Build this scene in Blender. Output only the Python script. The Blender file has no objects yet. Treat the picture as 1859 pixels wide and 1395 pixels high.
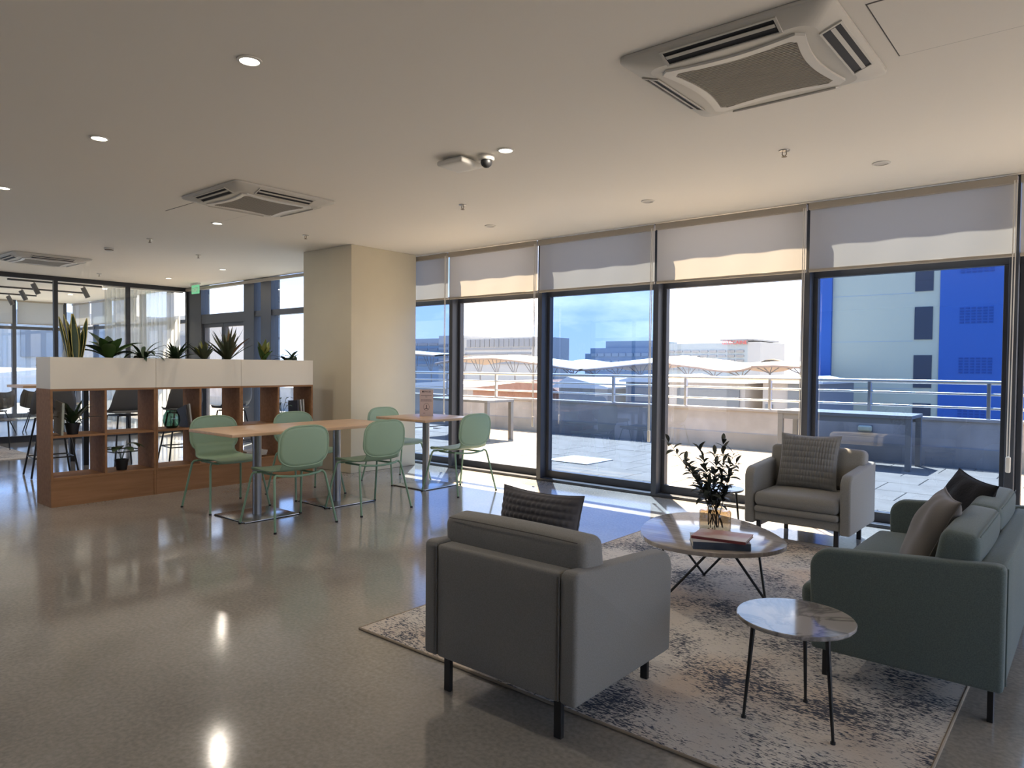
import bpy, bmesh, math, random
from mathutils import Vector, Matrix
random.seed(7)
PI = math.pi
sc = bpy.context.scene
COL = sc.collection

# ------------------------------------------------------------------ camera
CAM_H = 1.32
YAW, PITCH, ROLL, FPX = math.radians(40.042), math.radians(-1.4586), math.radians(0.5119), 1280.25
fw = Vector((-math.sin(YAW)*math.cos(PITCH), math.cos(YAW)*math.cos(PITCH), math.sin(PITCH)))
rt0 = Vector((math.cos(YAW), math.sin(YAW), 0)); up0 = rt0.cross(fw)
rt = math.cos(ROLL)*rt0 + math.sin(ROLL)*up0
up = -math.sin(ROLL)*rt0 + math.cos(ROLL)*up0
cd = bpy.data.cameras.new('camera'); cam = bpy.data.objects.new('camera', cd); COL.objects.link(cam)
cd.sensor_fit = 'HORIZONTAL'; cd.sensor_width = 36; cd.lens = FPX/1859*36
cd.clip_start = 0.05; cd.clip_end = 2000
cam.matrix_world = Matrix(((rt.x, up.x, -fw.x, 0), (rt.y, up.y, -fw.y, 0), (rt.z, up.z, -fw.z, CAM_H), (0, 0, 0, 1)))
sc.camera = cam

# ------------------------------------------------------------------ world, sun, exposure
SUN_TRAVEL = Vector((0.85, -1.0, -2.54)).normalized()
SUN_STRENGTH = 30.0
SKY_STRENGTH = 3.5
LAMP_W = 5.5
vs = sc.view_settings
vs.view_transform = 'Standard'; vs.look = 'None'; vs.gamma = 1; vs.exposure = 0.78; vs.use_curve_mapping = False
sd = bpy.data.lights.new('sun', 'SUN'); sun = bpy.data.objects.new('sun', sd); COL.objects.link(sun)
sd.energy = SUN_STRENGTH; sd.angle = math.radians(0.55); sd.color = (1.0, 0.93, 0.82)
sun.rotation_euler = SUN_TRAVEL.to_track_quat('-Z', 'Y').to_euler()
sun.location = (-10, 20, 30)
w = bpy.data.worlds.new('world'); sc.world = w; w.use_nodes = True
nt = w.node_tree; nt.nodes.clear()
def N(nt, t, **k):
    n = nt.nodes.new(t)
    for a, b in k.items(): setattr(n, a, b)
    return n
out = N(nt, 'ShaderNodeOutputWorld'); bg = N(nt, 'ShaderNodeBackground')
tc = N(nt, 'ShaderNodeTexCoord'); sep = N(nt, 'ShaderNodeSeparateXYZ')
nt.links.new(tc.outputs['Generated'], sep.inputs[0])
ramp = N(nt, 'ShaderNodeValToRGB')
ramp.color_ramp.elements[0].position = 0.0; ramp.color_ramp.elements[0].color = (0.46, 0.57, 0.86, 1)
ramp.color_ramp.elements[1].position = 0.75; ramp.color_ramp.elements[1].color = (0.22, 0.45, 0.95, 1)
e = ramp.color_ramp.elements.new(0.22); e.color = (0.28, 0.45, 0.85, 1)
nt.links.new(sep.outputs['Z'], ramp.inputs[0])
mp = N(nt, 'ShaderNodeMapping'); mp.inputs['Scale'].default_value = (1.3, 1.3, 3.6)
nt.links.new(tc.outputs['Generated'], mp.inputs[0])
nz = N(nt, 'ShaderNodeTexNoise'); nz.inputs['Scale'].default_value = 2.6; nz.inputs['Detail'].default_value = 8; nz.inputs['Roughness'].default_value = .58
nt.links.new(mp.outputs[0], nz.inputs[0])
cr = N(nt, 'ShaderNodeValToRGB'); cr.color_ramp.elements[0].position = .50; cr.color_ramp.elements[1].position = .68
cr.color_ramp.elements[0].color = (0, 0, 0, 1); cr.color_ramp.elements[1].color = (.85, .85, .85, 1)
nt.links.new(nz.outputs['Fac'], cr.inputs[0])
mx = N(nt, 'ShaderNodeMixRGB'); mx.inputs[2].default_value = (0.98, 0.98, 1.02, 1)
nt.links.new(cr.outputs[0], mx.inputs[0]); nt.links.new(ramp.outputs[0], mx.inputs[1])
nt.links.new(mx.outputs[0], bg.inputs[0]); bg.inputs[1].default_value = SKY_STRENGTH
nt.links.new(bg.outputs[0], out.inputs[0])

# ------------------------------------------------------------------ materials
MATS = {}
def _base(name):
    m = bpy.data.materials.new(name); m.use_nodes = True
    b = m.node_tree.nodes['Principled BSDF']; MATS[name] = m
    return m, m.node_tree, b
def pm(name, col, rough=.5, metal=0, spec=.5, col2=None, nscale=6, ndetail=4, stretch=(1, 1, 1), lo=.35, hi=.65,
       bump=0, bscale=None, coat=0, coatr=.1, sheen=0, coords='Object', bdist=.01):
    m, t, b = _base(name)
    c4 = (*col, 1)
    b.inputs['Base Color'].default_value = c4; b.inputs['Roughness'].default_value = rough
    b.inputs['Metallic'].default_value = metal; b.inputs['Specular IOR Level'].default_value = spec
    b.inputs['Coat Weight'].default_value = coat; b.inputs['Coat Roughness'].default_value = coatr
    b.inputs['Sheen Weight'].default_value = sheen
    if col2 or bump:
        tcn = N(t, 'ShaderNodeTexCoord'); mpn = N(t, 'ShaderNodeMapping'); mpn.inputs['Scale'].default_value = stretch
        t.links.new(tcn.outputs[coords], mpn.inputs[0])
    if col2:
        n = N(t, 'ShaderNodeTexNoise'); n.inputs['Scale'].default_value = nscale; n.inputs['Detail'].default_value = ndetail
        t.links.new(mpn.outputs[0], n.inputs[0])
        r = N(t, 'ShaderNodeValToRGB'); r.color_ramp.elements[0].position = lo; r.color_ramp.elements[1].position = hi
        r.color_ramp.elements[0].color = c4; r.color_ramp.elements[1].color = (*col2, 1)
        t.links.new(n.outputs['Fac'], r.inputs[0]); t.links.new(r.outputs[0], b.inputs['Base Color'])
    if bump:
        n2 = N(t, 'ShaderNodeTexNoise'); n2.inputs['Scale'].default_value = bscale or nscale*4; n2.inputs['Detail'].default_value = 3
        t.links.new(mpn.outputs[0], n2.inputs[0])
        bp = N(t, 'ShaderNodeBump'); bp.inputs['Strength'].default_value = bump; bp.inputs['Distance'].default_value = bdist
        t.links.new(n2.outputs['Fac'], bp.inputs['Height']); t.links.new(bp.outputs[0], b.inputs['Normal'])
    return m
def emit(name, col, s):
    m = bpy.data.materials.new(name); m.use_nodes = True; t = m.node_tree; t.nodes.clear()
    e = N(t, 'ShaderNodeEmission'); e.inputs[0].default_value = (*col, 1); e.inputs[1].default_value = s
    o = N(t, 'ShaderNodeOutputMaterial'); t.links.new(e.outputs[0], o.inputs[0]); MATS[name] = m
    return m
def glass(name, tint, ior=1.45, refl=1.0, rough=0.0):
    m = bpy.data.materials.new(name); m.use_nodes = True; t = m.node_tree; t.nodes.clear()
    o = N(t, 'ShaderNodeOutputMaterial'); mixs = N(t, 'ShaderNodeMixShader')
    tr = N(t, 'ShaderNodeBsdfTransparent'); tr.inputs[0].default_value = (*tint, 1)
    gl = N(t, 'ShaderNodeBsdfGlossy'); gl.inputs['Roughness'].default_value = rough; gl.inputs[0].default_value = (refl, refl, refl, 1)
    ge = N(t, 'ShaderNodeNewGeometry'); dt = N(t, 'ShaderNodeVectorMath', operation='DOT_PRODUCT')
    t.links.new(ge.outputs['Normal'], dt.inputs[0]); t.links.new(ge.outputs['Incoming'], dt.inputs[1])
    ab = N(t, 'ShaderNodeMath', operation='ABSOLUTE'); t.links.new(dt.outputs['Value'], ab.inputs[0])
    om = N(t, 'ShaderNodeMath', operation='SUBTRACT'); om.inputs[0].default_value = 1; t.links.new(ab.outputs[0], om.inputs[1])
    p5 = N(t, 'ShaderNodeMath', operation='POWER'); p5.inputs[1].default_value = 5; t.links.new(om.outputs[0], p5.inputs[0])
    fr = N(t, 'ShaderNodeMath', operation='MULTIPLY_ADD'); fr.inputs[1].default_value = .85; fr.inputs[2].default_value = .07; t.links.new(p5.outputs[0], fr.inputs[0])
    t.links.new(fr.outputs[0], mixs.inputs[0]); t.links.new(tr.outputs[0], mixs.inputs[1]); t.links.new(gl.outputs[0], mixs.inputs[2])
    t.links.new(mixs.outputs[0], o.inputs[0]); MATS[name] = m
    return m
def cloth_trans(name, col, fac, alpha=0.0):
    m = bpy.data.materials.new(name); m.use_nodes = True; t = m.node_tree; t.nodes.clear()
    o = N(t, 'ShaderNodeOutputMaterial'); mixs = N(t, 'ShaderNodeMixShader'); mixs.inputs[0].default_value = fac
    d = N(t, 'ShaderNodeBsdfDiffuse'); d.inputs[0].default_value = (*col, 1)
    tl = N(t, 'ShaderNodeBsdfTranslucent'); tl.inputs[0].default_value = (*col, 1)
    t.links.new(d.outputs[0], mixs.inputs[1]); t.links.new(tl.outputs[0], mixs.inputs[2])
    last = mixs
    if alpha:
        m2 = N(t, 'ShaderNodeMixShader'); m2.inputs[0].default_value = alpha
        tp = N(t, 'ShaderNodeBsdfTransparent'); t.links.new(mixs.outputs[0], m2.inputs[1]); t.links.new(tp.outputs[0], m2.inputs[2]); last = m2
    t.links.new(last.outputs[0], o.inputs[0]); MATS[name] = m
    return m

# polished concrete floor
def floor_mat():
    m, t, b = _base('polished_concrete')
    tcn = N(t, 'ShaderNodeTexCoord')
    n1 = N(t, 'ShaderNodeTexNoise'); n1.inputs['Scale'].default_value = .9; n1.inputs['Detail'].default_value = 6; n1.inputs['Roughness'].default_value = .6
    n2 = N(t, 'ShaderNodeTexNoise'); n2.inputs['Scale'].default_value = 55; n2.inputs['Detail'].default_value = 3
    vo = N(t, 'ShaderNodeTexVoronoi'); vo.inputs['Scale'].default_value = 22; vo.inputs['Randomness'].default_value = 1
    for n in (n1, n2, vo): t.links.new(tcn.outputs['Object'], n.inputs['Vector'])
    r1 = N(t, 'ShaderNodeValToRGB'); r1.color_ramp.elements[0].position = .32; r1.color_ramp.elements[1].position = .7
    r1.color_ramp.elements[0].color = (.255, .235, .205, 1); r1.color_ramp.elements[1].color = (.38, .355, .315, 1)
    t.links.new(n1.outputs['Fac'], r1.inputs[0])
    r2 = N(t, 'ShaderNodeValToRGB'); r2.color_ramp.elements[0].position = .3; r2.color_ramp.elements[1].position = .7
    r2.color_ramp.elements[0].color = (.82, .82, .82, 1); r2.color_ramp.elements[1].color = (1.12, 1.12, 1.12, 1)
    t.links.new(n2.outputs['Fac'], r2.inputs[0])
    mu = N(t, 'ShaderNodeMixRGB', blend_type='MULTIPLY'); mu.inputs[0].default_value = 1
    t.links.new(r1.outputs[0], mu.inputs[1]); t.links.new(r2.outputs[0], mu.inputs[2])
    r3 = N(t, 'ShaderNodeValToRGB'); r3.color_ramp.elements[0].position = .03; r3.color_ramp.elements[1].position = .075
    r3.color_ramp.elements[0].color = (1.35, 1.3, 1.2, 1); r3.color_ramp.elements[1].color = (1, 1, 1, 1)
    t.links.new(vo.outputs['Distance'], r3.inputs[0])
    mu2 = N(t, 'ShaderNodeMixRGB', blend_type='MULTIPLY'); mu2.inputs[0].default_value = .8
    t.links.new(mu.outputs[0], mu2.inputs[1]); t.links.new(r3.outputs[0], mu2.inputs[2])
    t.links.new(mu2.outputs[0], b.inputs['Base Color'])
    rr = N(t, 'ShaderNodeMapRange'); rr.inputs[1].default_value = .3; rr.inputs[2].default_value = .7; rr.inputs[3].default_value = .06; rr.inputs[4].default_value = .17
    t.links.new(n1.outputs['Fac'], rr.inputs[0]); t.links.new(rr.outputs[0], b.inputs['Roughness'])
    b.inputs['Specular IOR Level'].default_value = .75
    bp = N(t, 'ShaderNodeBump'); bp.inputs['Strength'].default_value = .03; bp.inputs['Distance'].default_value = .02
    t.links.new(n1.outputs['Fac'], bp.inputs['Height']); t.links.new(bp.outputs[0], b.inputs['Normal'])
floor_mat()
def rug_mat(name, ivory, navy, warm):
    m, t, b = _base(name)
    tcn = N(t, 'ShaderNodeTexCoord')
    mp1 = N(t, 'ShaderNodeMapping'); mp1.inputs['Scale'].default_value = (1, 1, 1)
    mp2 = N(t, 'ShaderNodeMapping'); mp2.inputs['Scale'].default_value = (.75, 2.2, 1); mp2.inputs['Rotation'].default_value = (0, 0, .0)
    t.links.new(tcn.outputs['Object'], mp1.inputs[0]); t.links.new(tcn.outputs['Object'], mp2.inputs[0])
    big = N(t, 'ShaderNodeTexNoise'); big.inputs['Scale'].default_value = 2.6; big.inputs['Detail'].default_value = 5
    fine = N(t, 'ShaderNodeTexNoise'); fine.inputs['Scale'].default_value = 62; fine.inputs['Detail'].default_value = 4; fine.inputs['Roughness'].default_value = .62
    wn = N(t, 'ShaderNodeTexNoise'); wn.inputs['Scale'].default_value = 1.7; wn.inputs['Detail'].default_value = 2; wn.noise_dimensions = '4D'; wn.inputs['W'].default_value = 4.3
    t.links.new(mp1.outputs[0], big.inputs['Vector']); t.links.new(mp2.outputs[0], fine.inputs['Vector']); t.links.new(mp1.outputs[0], wn.inputs['Vector'])
    ad = N(t, 'ShaderNodeMath', operation='MULTIPLY_ADD'); ad.inputs[1].default_value = .75
    t.links.new(big.outputs['Fac'], ad.inputs[0]); t.links.new(fine.outputs['Fac'], ad.inputs[2])
    r = N(t, 'ShaderNodeValToRGB'); r.color_ramp.elements[0].position = .885/2; r.color_ramp.elements[1].position = .99/2
    hv = N(t, 'ShaderNodeMath', operation='MULTIPLY'); hv.inputs[1].default_value = .5
    t.links.new(ad.outputs[0], hv.inputs[0]); t.links.new(hv.outputs[0], r.inputs[0])
    r.color_ramp.elements[0].color = (0, 0, 0, 1); r.color_ramp.elements[1].color = (1, 1, 1, 1)
    rw = N(t, 'ShaderNodeValToRGB'); rw.color_ramp.elements[0].position = .48; rw.color_ramp.elements[1].position = .62
    rw.color_ramp.elements[0].color = (*ivory, 1); rw.color_ramp.elements[1].color = (*warm, 1)
    t.links.new(wn.outputs['Fac'], rw.inputs[0])
    mm = N(t, 'ShaderNodeMixRGB'); mm.inputs[2].default_value = (*navy, 1)
    t.links.new(r.outputs[0], mm.inputs[0]); t.links.new(rw.outputs[0], mm.inputs[1]); t.links.new(mm.outputs[0], b.inputs['Base Color'])
    b.inputs['Roughness'].default_value = .95; b.inputs['Specular IOR Level'].default_value = .1
    bp = N(t, 'ShaderNodeBump'); bp.inputs['Strength'].default_value = .5; bp.inputs['Distance'].default_value = .006
    t.links.new(fine.outputs['Fac'], bp.inputs['Height']); t.links.new(bp.outputs[0], b.inputs['Normal'])
rug_mat('rug_pile', (.66, .62, .56), (.075, .085, .11), (.66, .55, .44))
rug_mat('pale_rug_pile', (.62, .58, .53), (.22, .21, .22), (.60, .52, .45))
def wood(name, a, bcol, scale=(1, 12, 12), rough=.42, ns=3.0, spec=.4):
    return pm(name, a, rough, spec=spec, col2=bcol, nscale=ns, ndetail=6, stretch=scale, lo=.3, hi=.7)
def stone(name, a, v, scale=3.0, stretch=(1, 1, 1), rough=.08, w=.06):
    m, t, b = _base(name)
    tcn = N(t, 'ShaderNodeTexCoord'); mpn = N(t, 'ShaderNodeMapping'); mpn.inputs['Scale'].default_value = stretch
    mpn.inputs['Rotation'].default_value = (0, 0, .5)
    t.links.new(tcn.outputs['Object'], mpn.inputs[0])
    n = N(t, 'ShaderNodeTexNoise'); n.inputs['Scale'].default_value = scale; n.inputs['Detail'].default_value = 8; n.inputs['Distortion'].default_value = .8
    t.links.new(mpn.outputs[0], n.inputs[0])
    r = N(t, 'ShaderNodeValToRGB'); r.color_ramp.elements[0].position = .5-w; r.color_ramp.elements[1].position = .5+w
    r.color_ramp.elements[0].color = (*a, 1); r.color_ramp.elements[1].color = (*[c*.92 for c in a], 1)
    e = r.color_ramp.elements.new(.5); e.color = (*v, 1)
    t.links.new(n.outputs['Fac'], r.inputs[0]); t.links.new(r.outputs[0], b.inputs['Base Color'])
    b.inputs['Roughness'].default_value = rough
pm('ceiling_paint', (.88, .83, .745), .8, spec=.2)
pm('wall_paint', (.62, .58, .50), .8, spec=.2)
pm('back_wall_paint', (.26, .245, .22), .85, spec=.2)
pm('pillar_paint', (.72, .65, .49), .8, spec=.2, col2=(.69, .62, .47), nscale=2)
pm('frame_metal', (.045, .050, .062), .42, spec=.5)
pm('black_frame', (.018, .018, .020), .45)
pm('header_paint', (.10, .095, .085), .6)
glass('clear_glass', (.76, .67, .55))
glass('blue_glass', (.165, .225, .32))
glass('grey_glass', (.34, .35, .36))
glass('light_blue_glass', (.33, .36, .39))
glass('partition_glass', (.92, .95, .95))
glass('far_glass', (.46, .52, .56))
cloth_trans('blind_fabric', (.52, .475, .41), .38)
cloth_trans('far_blind_fabric', (.66, .66, .64), .45)
cloth_trans('sheer_curtain', (.80, .80, .76), .5, .30)
pm('blind_rail', (.42, .37, .30), .5)
pm('cord_white', (.70, .66, .58), .5)
pm('green_plastic', (.28, .395, .262), .48)
pm('green_metal', (.20, .33, .22), .45)
pm('rubber_black', (.012, .012, .013), .6)
wood('oak_top', (.60, .38, .22), (.70, .47, .29), (6, .8, 6), .35, 4)
wood('oak_edge', (.40, .24, .13), (.46, .29, .16), (6, .8, 6), .45, 4)
wood('oak_case', (.29, .15, .07), (.38, .20, .098), (8, .7, 9), .6, 3, .15)
pm('planter_white', (.86, .79, .65), .55)
pm('soil', (.03, .02, .014), .95, col2=(.06, .04, .03), nscale=30)
pm('steel_grey', (.30, .30, .30), .32, metal=.75)
pm('steel_plate', (.50, .50, .49), .22, metal=.85)
pm('grey_fabric', (.225, .218, .20), .92, spec=.12, col2=(.265, .258, .24), nscale=220, ndetail=2, bump=.12, bscale=420, sheen=.15, bdist=.002)
pm('green_fabric', (.102, .132, .126), .92, spec=.12, col2=(.132, .168, .160), nscale=220, ndetail=2, bump=.12, bscale=420, sheen=.2, bdist=.002)
pm('seam_grey', (.13, .12, .11), .9)
pm('seam_green', (.10, .13, .12), .9)
pm('charcoal_rib', (.10, .095, .10), .95, spec=.1, sheen=.3)
pm('grey_waffle', (.215, .215, .21), .95, spec=.1, sheen=.3)
pm('taupe_velvet', (.15, .138, .126), .85, spec=.2, sheen=.25)
pm('black_velvet', (.022, .023, .026), .9, spec=.1, sheen=.05, bump=.3, bscale=60)
pm('black_metal', (.012, .012, .013), .4)
stone('table_travertine', (.46, .42, .38), (.33, .29, .26), 2.2, (.5, 7, 1), .10, .14)
stone('table_marble', (.40, .38, .36), (.17, .16, .155), 4.5, (1, 1, 1), .07, .05)
glass('amber_glass', (.66, .56, .42), 1.45)
glass('neck_glass', (.93, .91, .86), 1.45)
pm('olive_leaf', (.035, .042, .030), .5)
pm('twig', (.030, .024, .018), .7)
pm('book_red', (.42, .20, .15), .5, col2=(.55, .45, .38), nscale=5, lo=.42, hi=.58)
pm('book_maroon', (.22, .045, .05), .5)
pm('book_blue', (.06, .085, .13), .6, col2=(.10, .13, .19), nscale=12)
pm('book_cover_pale', (.42, .43, .46), .5)
pm('paper', (.62, .58, .50), .8)
pm('book_white', (.55, .54, .50), .6)
pm('book_green', (.42, .44, .36), .6)
pm('book_dark', (.045, .040, .045), .5)
pm('pot_black', (.010, .010, .011), .5)
glass('teal_glass', (.16, .28, .26), 1.5)
pm('leaf_dark', (.020, .042, .018), .45, col2=(.035, .065, .025), nscale=8)
pm('leaf_mid', (.05, .11, .025), .4, col2=(.085, .16, .04), nscale=8)
pm('leaf_yellow', (.12, .16, .03), .45, col2=(.30, .27, .06), nscale=6)
pm('leaf_edge', (.42, .36, .12), .5)
pm('leaf_grey', (.055, .075, .040), .5, col2=(.10, .10, .05), nscale=9)
pm('leaf_brown', (.16, .085, .035), .6)
pm('white_plastic', (.72, .69, .62), .45)
pm('ac_white', (.60, .57, .50), .5)
pm('ac_grille', (.42, .385, .32), .6)
pm('ac_dark', (.010, .011, .014), .6)
pm('hatch_gap', (.12, .11, .10), .8)
pm('chrome', (.45, .43, .40), .3, metal=.9)
pm('bronze', (.20, .16, .11), .45, metal=.6)
emit('lamp_disc', (1.0, .93, .80), 5.0)
pm('lamp_off', (.60, .57, .52), .6)
emit('exit_green', (.30, .85, .45), .4)
pm('sign_pink', (.62, .50, .48), .5)
pm('ink', (.05, .04, .05), .7)
pm('grey_shell', (.11, .11, .11), .55)
pm('brown_shell', (.14, .115, .085), .6)
pm('paver_stone', (.15, .128, .104), .85, col2=(.205, .18, .15), nscale=3, ndetail=8, lo=.3, hi=.7, bump=.2, bscale=20)
pm('paver_bed', (.26, .23, .20), .95)
pm('parapet_concrete', (.39, .362, .34), .9, col2=(.52, .485, .46), nscale=2.2, ndetail=8, lo=.35, hi=.7)
pm('parapet_base', (.33, .31, .285), .9, col2=(.41, .385, .36), nscale=2, ndetail=8)
pm('rail_steel', (.62, .60, .56), .28, metal=.9)
pm('garden_table', (.20, .205, .21), .5)
pm('white_tile', (.62, .61, .60), .6)
pm('lamp_cream', (.70, .70, .50), .5)
pm('bldg_pale', (.62, .55, .36), .9)
pm('bldg_blue', (.045, .125, .36), .8)
pm('bldg_window', (.045, .048, .058), .35)
pm('bldg_joint', (.40, .46, .49), .9)
pm('vent_dark', (.02, .07, .25), .8)
pm('far_grey', (.34, .34, .335), .95)
pm('far_glassy', (.25, .29, .31), .6)
pm('far_dark', (.17, .23, .29), .7)
pm('far_win', (.17, .18, .20), .6)
pm('far_band', (.22, .22, .22), .7)
pm('red_letter', (.55, .10, .09), .6)
pm('canopy_white', (.62, .60, .57), .6)
pm('canopy_under', (.26, .20, .17), .8)
pm('strut_grey', (.16, .16, .17), .6)
pm('roof_red', (.24, .125, .085), .85, col2=(.28, .155, .11), nscale=3)
pm('roof_white', (.60, .56, .50), .7)
pm('wall_cream', (.30, .28, .26), .9)
pm('shed_dark', (.13, .14, .15), .8)
pm('city_ground', (.30, .28, .25), .95, col2=(.24, .23, .21), nscale=.05)
pm('orange_wall', (.70, .42, .20), .9)
M = MATS

# ------------------------------------------------------------------ mesh helpers
class MB:
    def __init__(s): s.v = []; s.f = []
    def add(s, vs, fs):
        o = len(s.v); s.v += [tuple(p) for p in vs]; s.f += [tuple(i+o for i in f) for f in fs]; return s
    def box(s, x0, x1, y0, y1, z0, z1):
        return s.add([(x0, y0, z0), (x1, y0, z0), (x1, y1, z0), (x0, y1, z0), (x0, y0, z1), (x1, y0, z1), (x1, y1, z1), (x0, y1, z1)],
                     [(3, 2, 1, 0), (4, 5, 6, 7), (0, 1, 5, 4), (1, 2, 6, 5), (2, 3, 7, 6), (3, 0, 4, 7)])
    def pane_y(s, x0, x1, z0, z1): return s.add([(x0, 0, z0), (x1, 0, z0), (x1, 0, z1), (x0, 0, z1)], [(0, 1, 2, 3)])
    def pane_x(s, y0, y1, z0, z1): return s.add([(0, y0, z0), (0, y1, z0), (0, y1, z1), (0, y0, z1)], [(0, 1, 2, 3)])
    def quad(s, a, b, c, d): return s.add([a, b, c, d], [(0, 1, 2, 3)])
    def prism(s, poly, z0, z1):
        n = len(poly)
        return s.add([(x, y, z0) for x, y in poly] + [(x, y, z1) for x, y in poly],
                     [tuple(range(n-1, -1, -1)), tuple(range(n, 2*n))] + [(i, (i+1) % n, n+(i+1) % n, n+i) for i in range(n)])
    def extr(s, poly, axis, a, b):
        # poly in the two remaining axes, extruded along axis between a and b
        n = len(poly)
        def P(p, t):
            if axis == 'x': return (t, p[0], p[1])
            if axis == 'y': return (p[0], t, p[1])
            return (p[0], p[1], t)
        return s.add([P(p, a) for p in poly] + [P(p, b) for p in poly],
                     [tuple(range(n-1, -1, -1)), tuple(range(n, 2*n))] + [(i, (i+1) % n, n+(i+1) % n, n+i) for i in range(n)])
    def tube(s, path, r, n=8, caps=True, r1=None):
        path = [Vector(p) for p in path]; m = len(path); rings = []
        prev = None
        for i, p in enumerate(path):
            t = (path[min(i+1, m-1)] - path[max(i-1, 0)]).normalized()
            if prev is None:
                a = t.orthogonal().normalized()
            else:
                a = prev - t*prev.dot(t)
                a = a.normalized() if a.length > 1e-6 else t.orthogonal().normalized()
            prev = a; b = t.cross(a)
            rr = r if r1 is None else r + (r1-r)*i/(m-1)
            rings.append([p + rr*(math.cos(2*PI*k/n)*a + math.sin(2*PI*k/n)*b) for k in range(n)])
        vs = [q for ring in rings for q in ring]; fs = []
        for i in range(m-1):
            for k in range(n):
                fs.append((i*n+k, i*n+(k+1) % n, (i+1)*n+(k+1) % n, (i+1)*n+k))
        if caps: fs += [tuple(range(n-1, -1, -1)), tuple((m-1)*n+k for k in range(n))]
        return s.add(vs, fs)
    def lathe(s, prof, n=32, cx=0, cy=0):
        m = len(prof); vs = []
        for r, z in prof:
            for k in range(n):
                a = 2*PI*k/n; vs.append((cx+r*math.cos(a), cy+r*math.sin(a), z))
        fs = []
        for i in range(m-1):
            for k in range(n):
                fs.append((i*n+k, i*n+(k+1) % n, (i+1)*n+(k+1) % n, (i+1)*n+k))
        if prof[0][0] > 1e-5: fs.append(tuple(range(n-1, -1, -1)))
        if prof[-1][0] > 1e-5: fs.append(tuple((m-1)*n+k for k in range(n)))
        return s.add(vs, fs)
    def disc(s, r, z, n=32, cx=0, cy=0): return s.add([(cx+r*math.cos(2*PI*k/n), cy+r*math.sin(2*PI*k/n), z) for k in range(n)], [tuple(range(n))])
    def grid(s, rows):
        a = len(rows); b = len(rows[0])
        return s.add([p for r in rows for p in r], [(i*b+j, i*b+j+1, (i+1)*b+j+1, (i+1)*b+j) for i in range(a-1) for j in range(b-1)])
    def soft(s, cx, cy, cz, sx, sy, sz, r, n=8, puff=(0, 0, 0), taper=0):
        # rounded soft block: full sizes, corner radius, puff per axis
        hx, hy, hz = sx/2, sy/2, sz/2; r = min(r, hx*.98, hy*.98, hz*.98)
        def coords(h):
            c = [-h]; k = max(2, n//3)
            inner = h-r
            pts = [-h + r*(1-math.cos(PI/2*i/k)) for i in range(k+1)] + [-inner+2*inner*i/(n-k) for i in range(1, n-k)]
            pts += [-p for p in pts[:k+1]][::-1]
            return sorted(set(round(p, 6) for p in pts))
        bm = {}; vs = []; fs = []
        C = (coords(hx), coords(hy), coords(hz))
        def vid(p):
            key = tuple(round(q, 6) for q in p)
            if key not in bm:
                q = Vector((max(-(hx-r), min(hx-r, p[0])), max(-(hy-r), min(hy-r, p[1])), max(-(hz-r), min(hz-r, p[2]))))
                d = Vector(p)-q
                nq = q + (d.normalized()*r if d.length > 1e-9 else d)
                u = (nq.x/hx, nq.y/hy, nq.z/hz)
                g = [max(0, 1-abs(c)**2.2) for c in u]
                nq = Vector((nq.x + puff[0]*u[0]*g[1]*g[2], nq.y + puff[1]*u[1]*g[0]*g[2], nq.z + puff[2]*u[2]*g[0]*g[1]))
                if taper: nq.y *= 1 - taper*(u[2]+1)/2
                bm[key] = len(vs); vs.append((nq.x+cx, nq.y+cy, nq.z+cz))
            return bm[key]
        for ax in range(3):
            a1, a2 = [i for i in range(3) if i != ax]
            for sg in (-1, 1):
                h = (hx, hy, hz)[ax]
                A, B = C[a1], C[a2]
                for i in range(len(A)-1):
                    for j in range(len(B)-1):
                        q = []
                        for (ii, jj) in ((i, j), (i+1, j), (i+1, j+1), (i, j+1)):
                            p = [0, 0, 0]; p[ax] = sg*h; p[a1] = A[ii]; p[a2] = B[jj]; q.append(vid(p))
                        flip = (sg < 0) ^ (ax == 1)
                        fs.append(tuple(q[::-1]) if flip else tuple(q))
        return s.add(vs, fs)
    def mesh(s, name, smooth=None, bevel=0, bseg=2):
        me = bpy.data.meshes.new(name); me.from_pydata(s.v, [], s.f); me.update()
        if bevel:
            b = bmesh.new(); b.from_mesh(me)
            bmesh.ops.remove_doubles(b, verts=b.verts, dist=1e-5)
            es = [e for e in b.edges if len(e.link_faces) == 2 and e.calc_face_angle(0) > .6]
            bmesh.ops.bevel(b, geom=es, offset=bevel, segments=bseg, affect='EDGES', profile=.5)
            b.to_mesh(me); b.free(); me.update()
        if smooth is not None:
            for p in me.polygons: p.use_smooth = True
            me.set_sharp_from_angle(angle=math.radians(smooth))
        return me
    def build(s, name, mat, parent=None, smooth=None, bevel=0, bseg=2, loc=None):
        me = s.mesh(name, smooth, bevel, bseg); me.materials.append(M[mat])
        return link(name, me, parent, loc)
def link(name, me, parent=None, loc=None):
    o = bpy.data.objects.new(name, me); COL.objects.link(o)
    if parent: o.parent = parent
    if loc is not None: o.location = loc
    return o
def tag(o, label=None, cat=None, group=None, kind=None):
    if label: o['label'] = label
    if cat: o['category'] = cat
    if group: o['group'] = group
    if kind: o['kind'] = kind
    return o
def thing(name, label, cat, loc=(0, 0, 0), rz=0, group=None):
    o = bpy.data.objects.new(name, None); COL.objects.link(o); o.empty_display_size = .1
    o.location = loc; o.rotation_euler = (0, 0, rz)
    return tag(o, label, cat, group)
def struct(name, loc=(0, 0, 0)):
    o = bpy.data.objects.new(name, None); COL.objects.link(o); o.location = loc
    return tag(o, kind='structure')
def kids(o): return [c for c in bpy.data.objects if c.parent == o]
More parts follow.
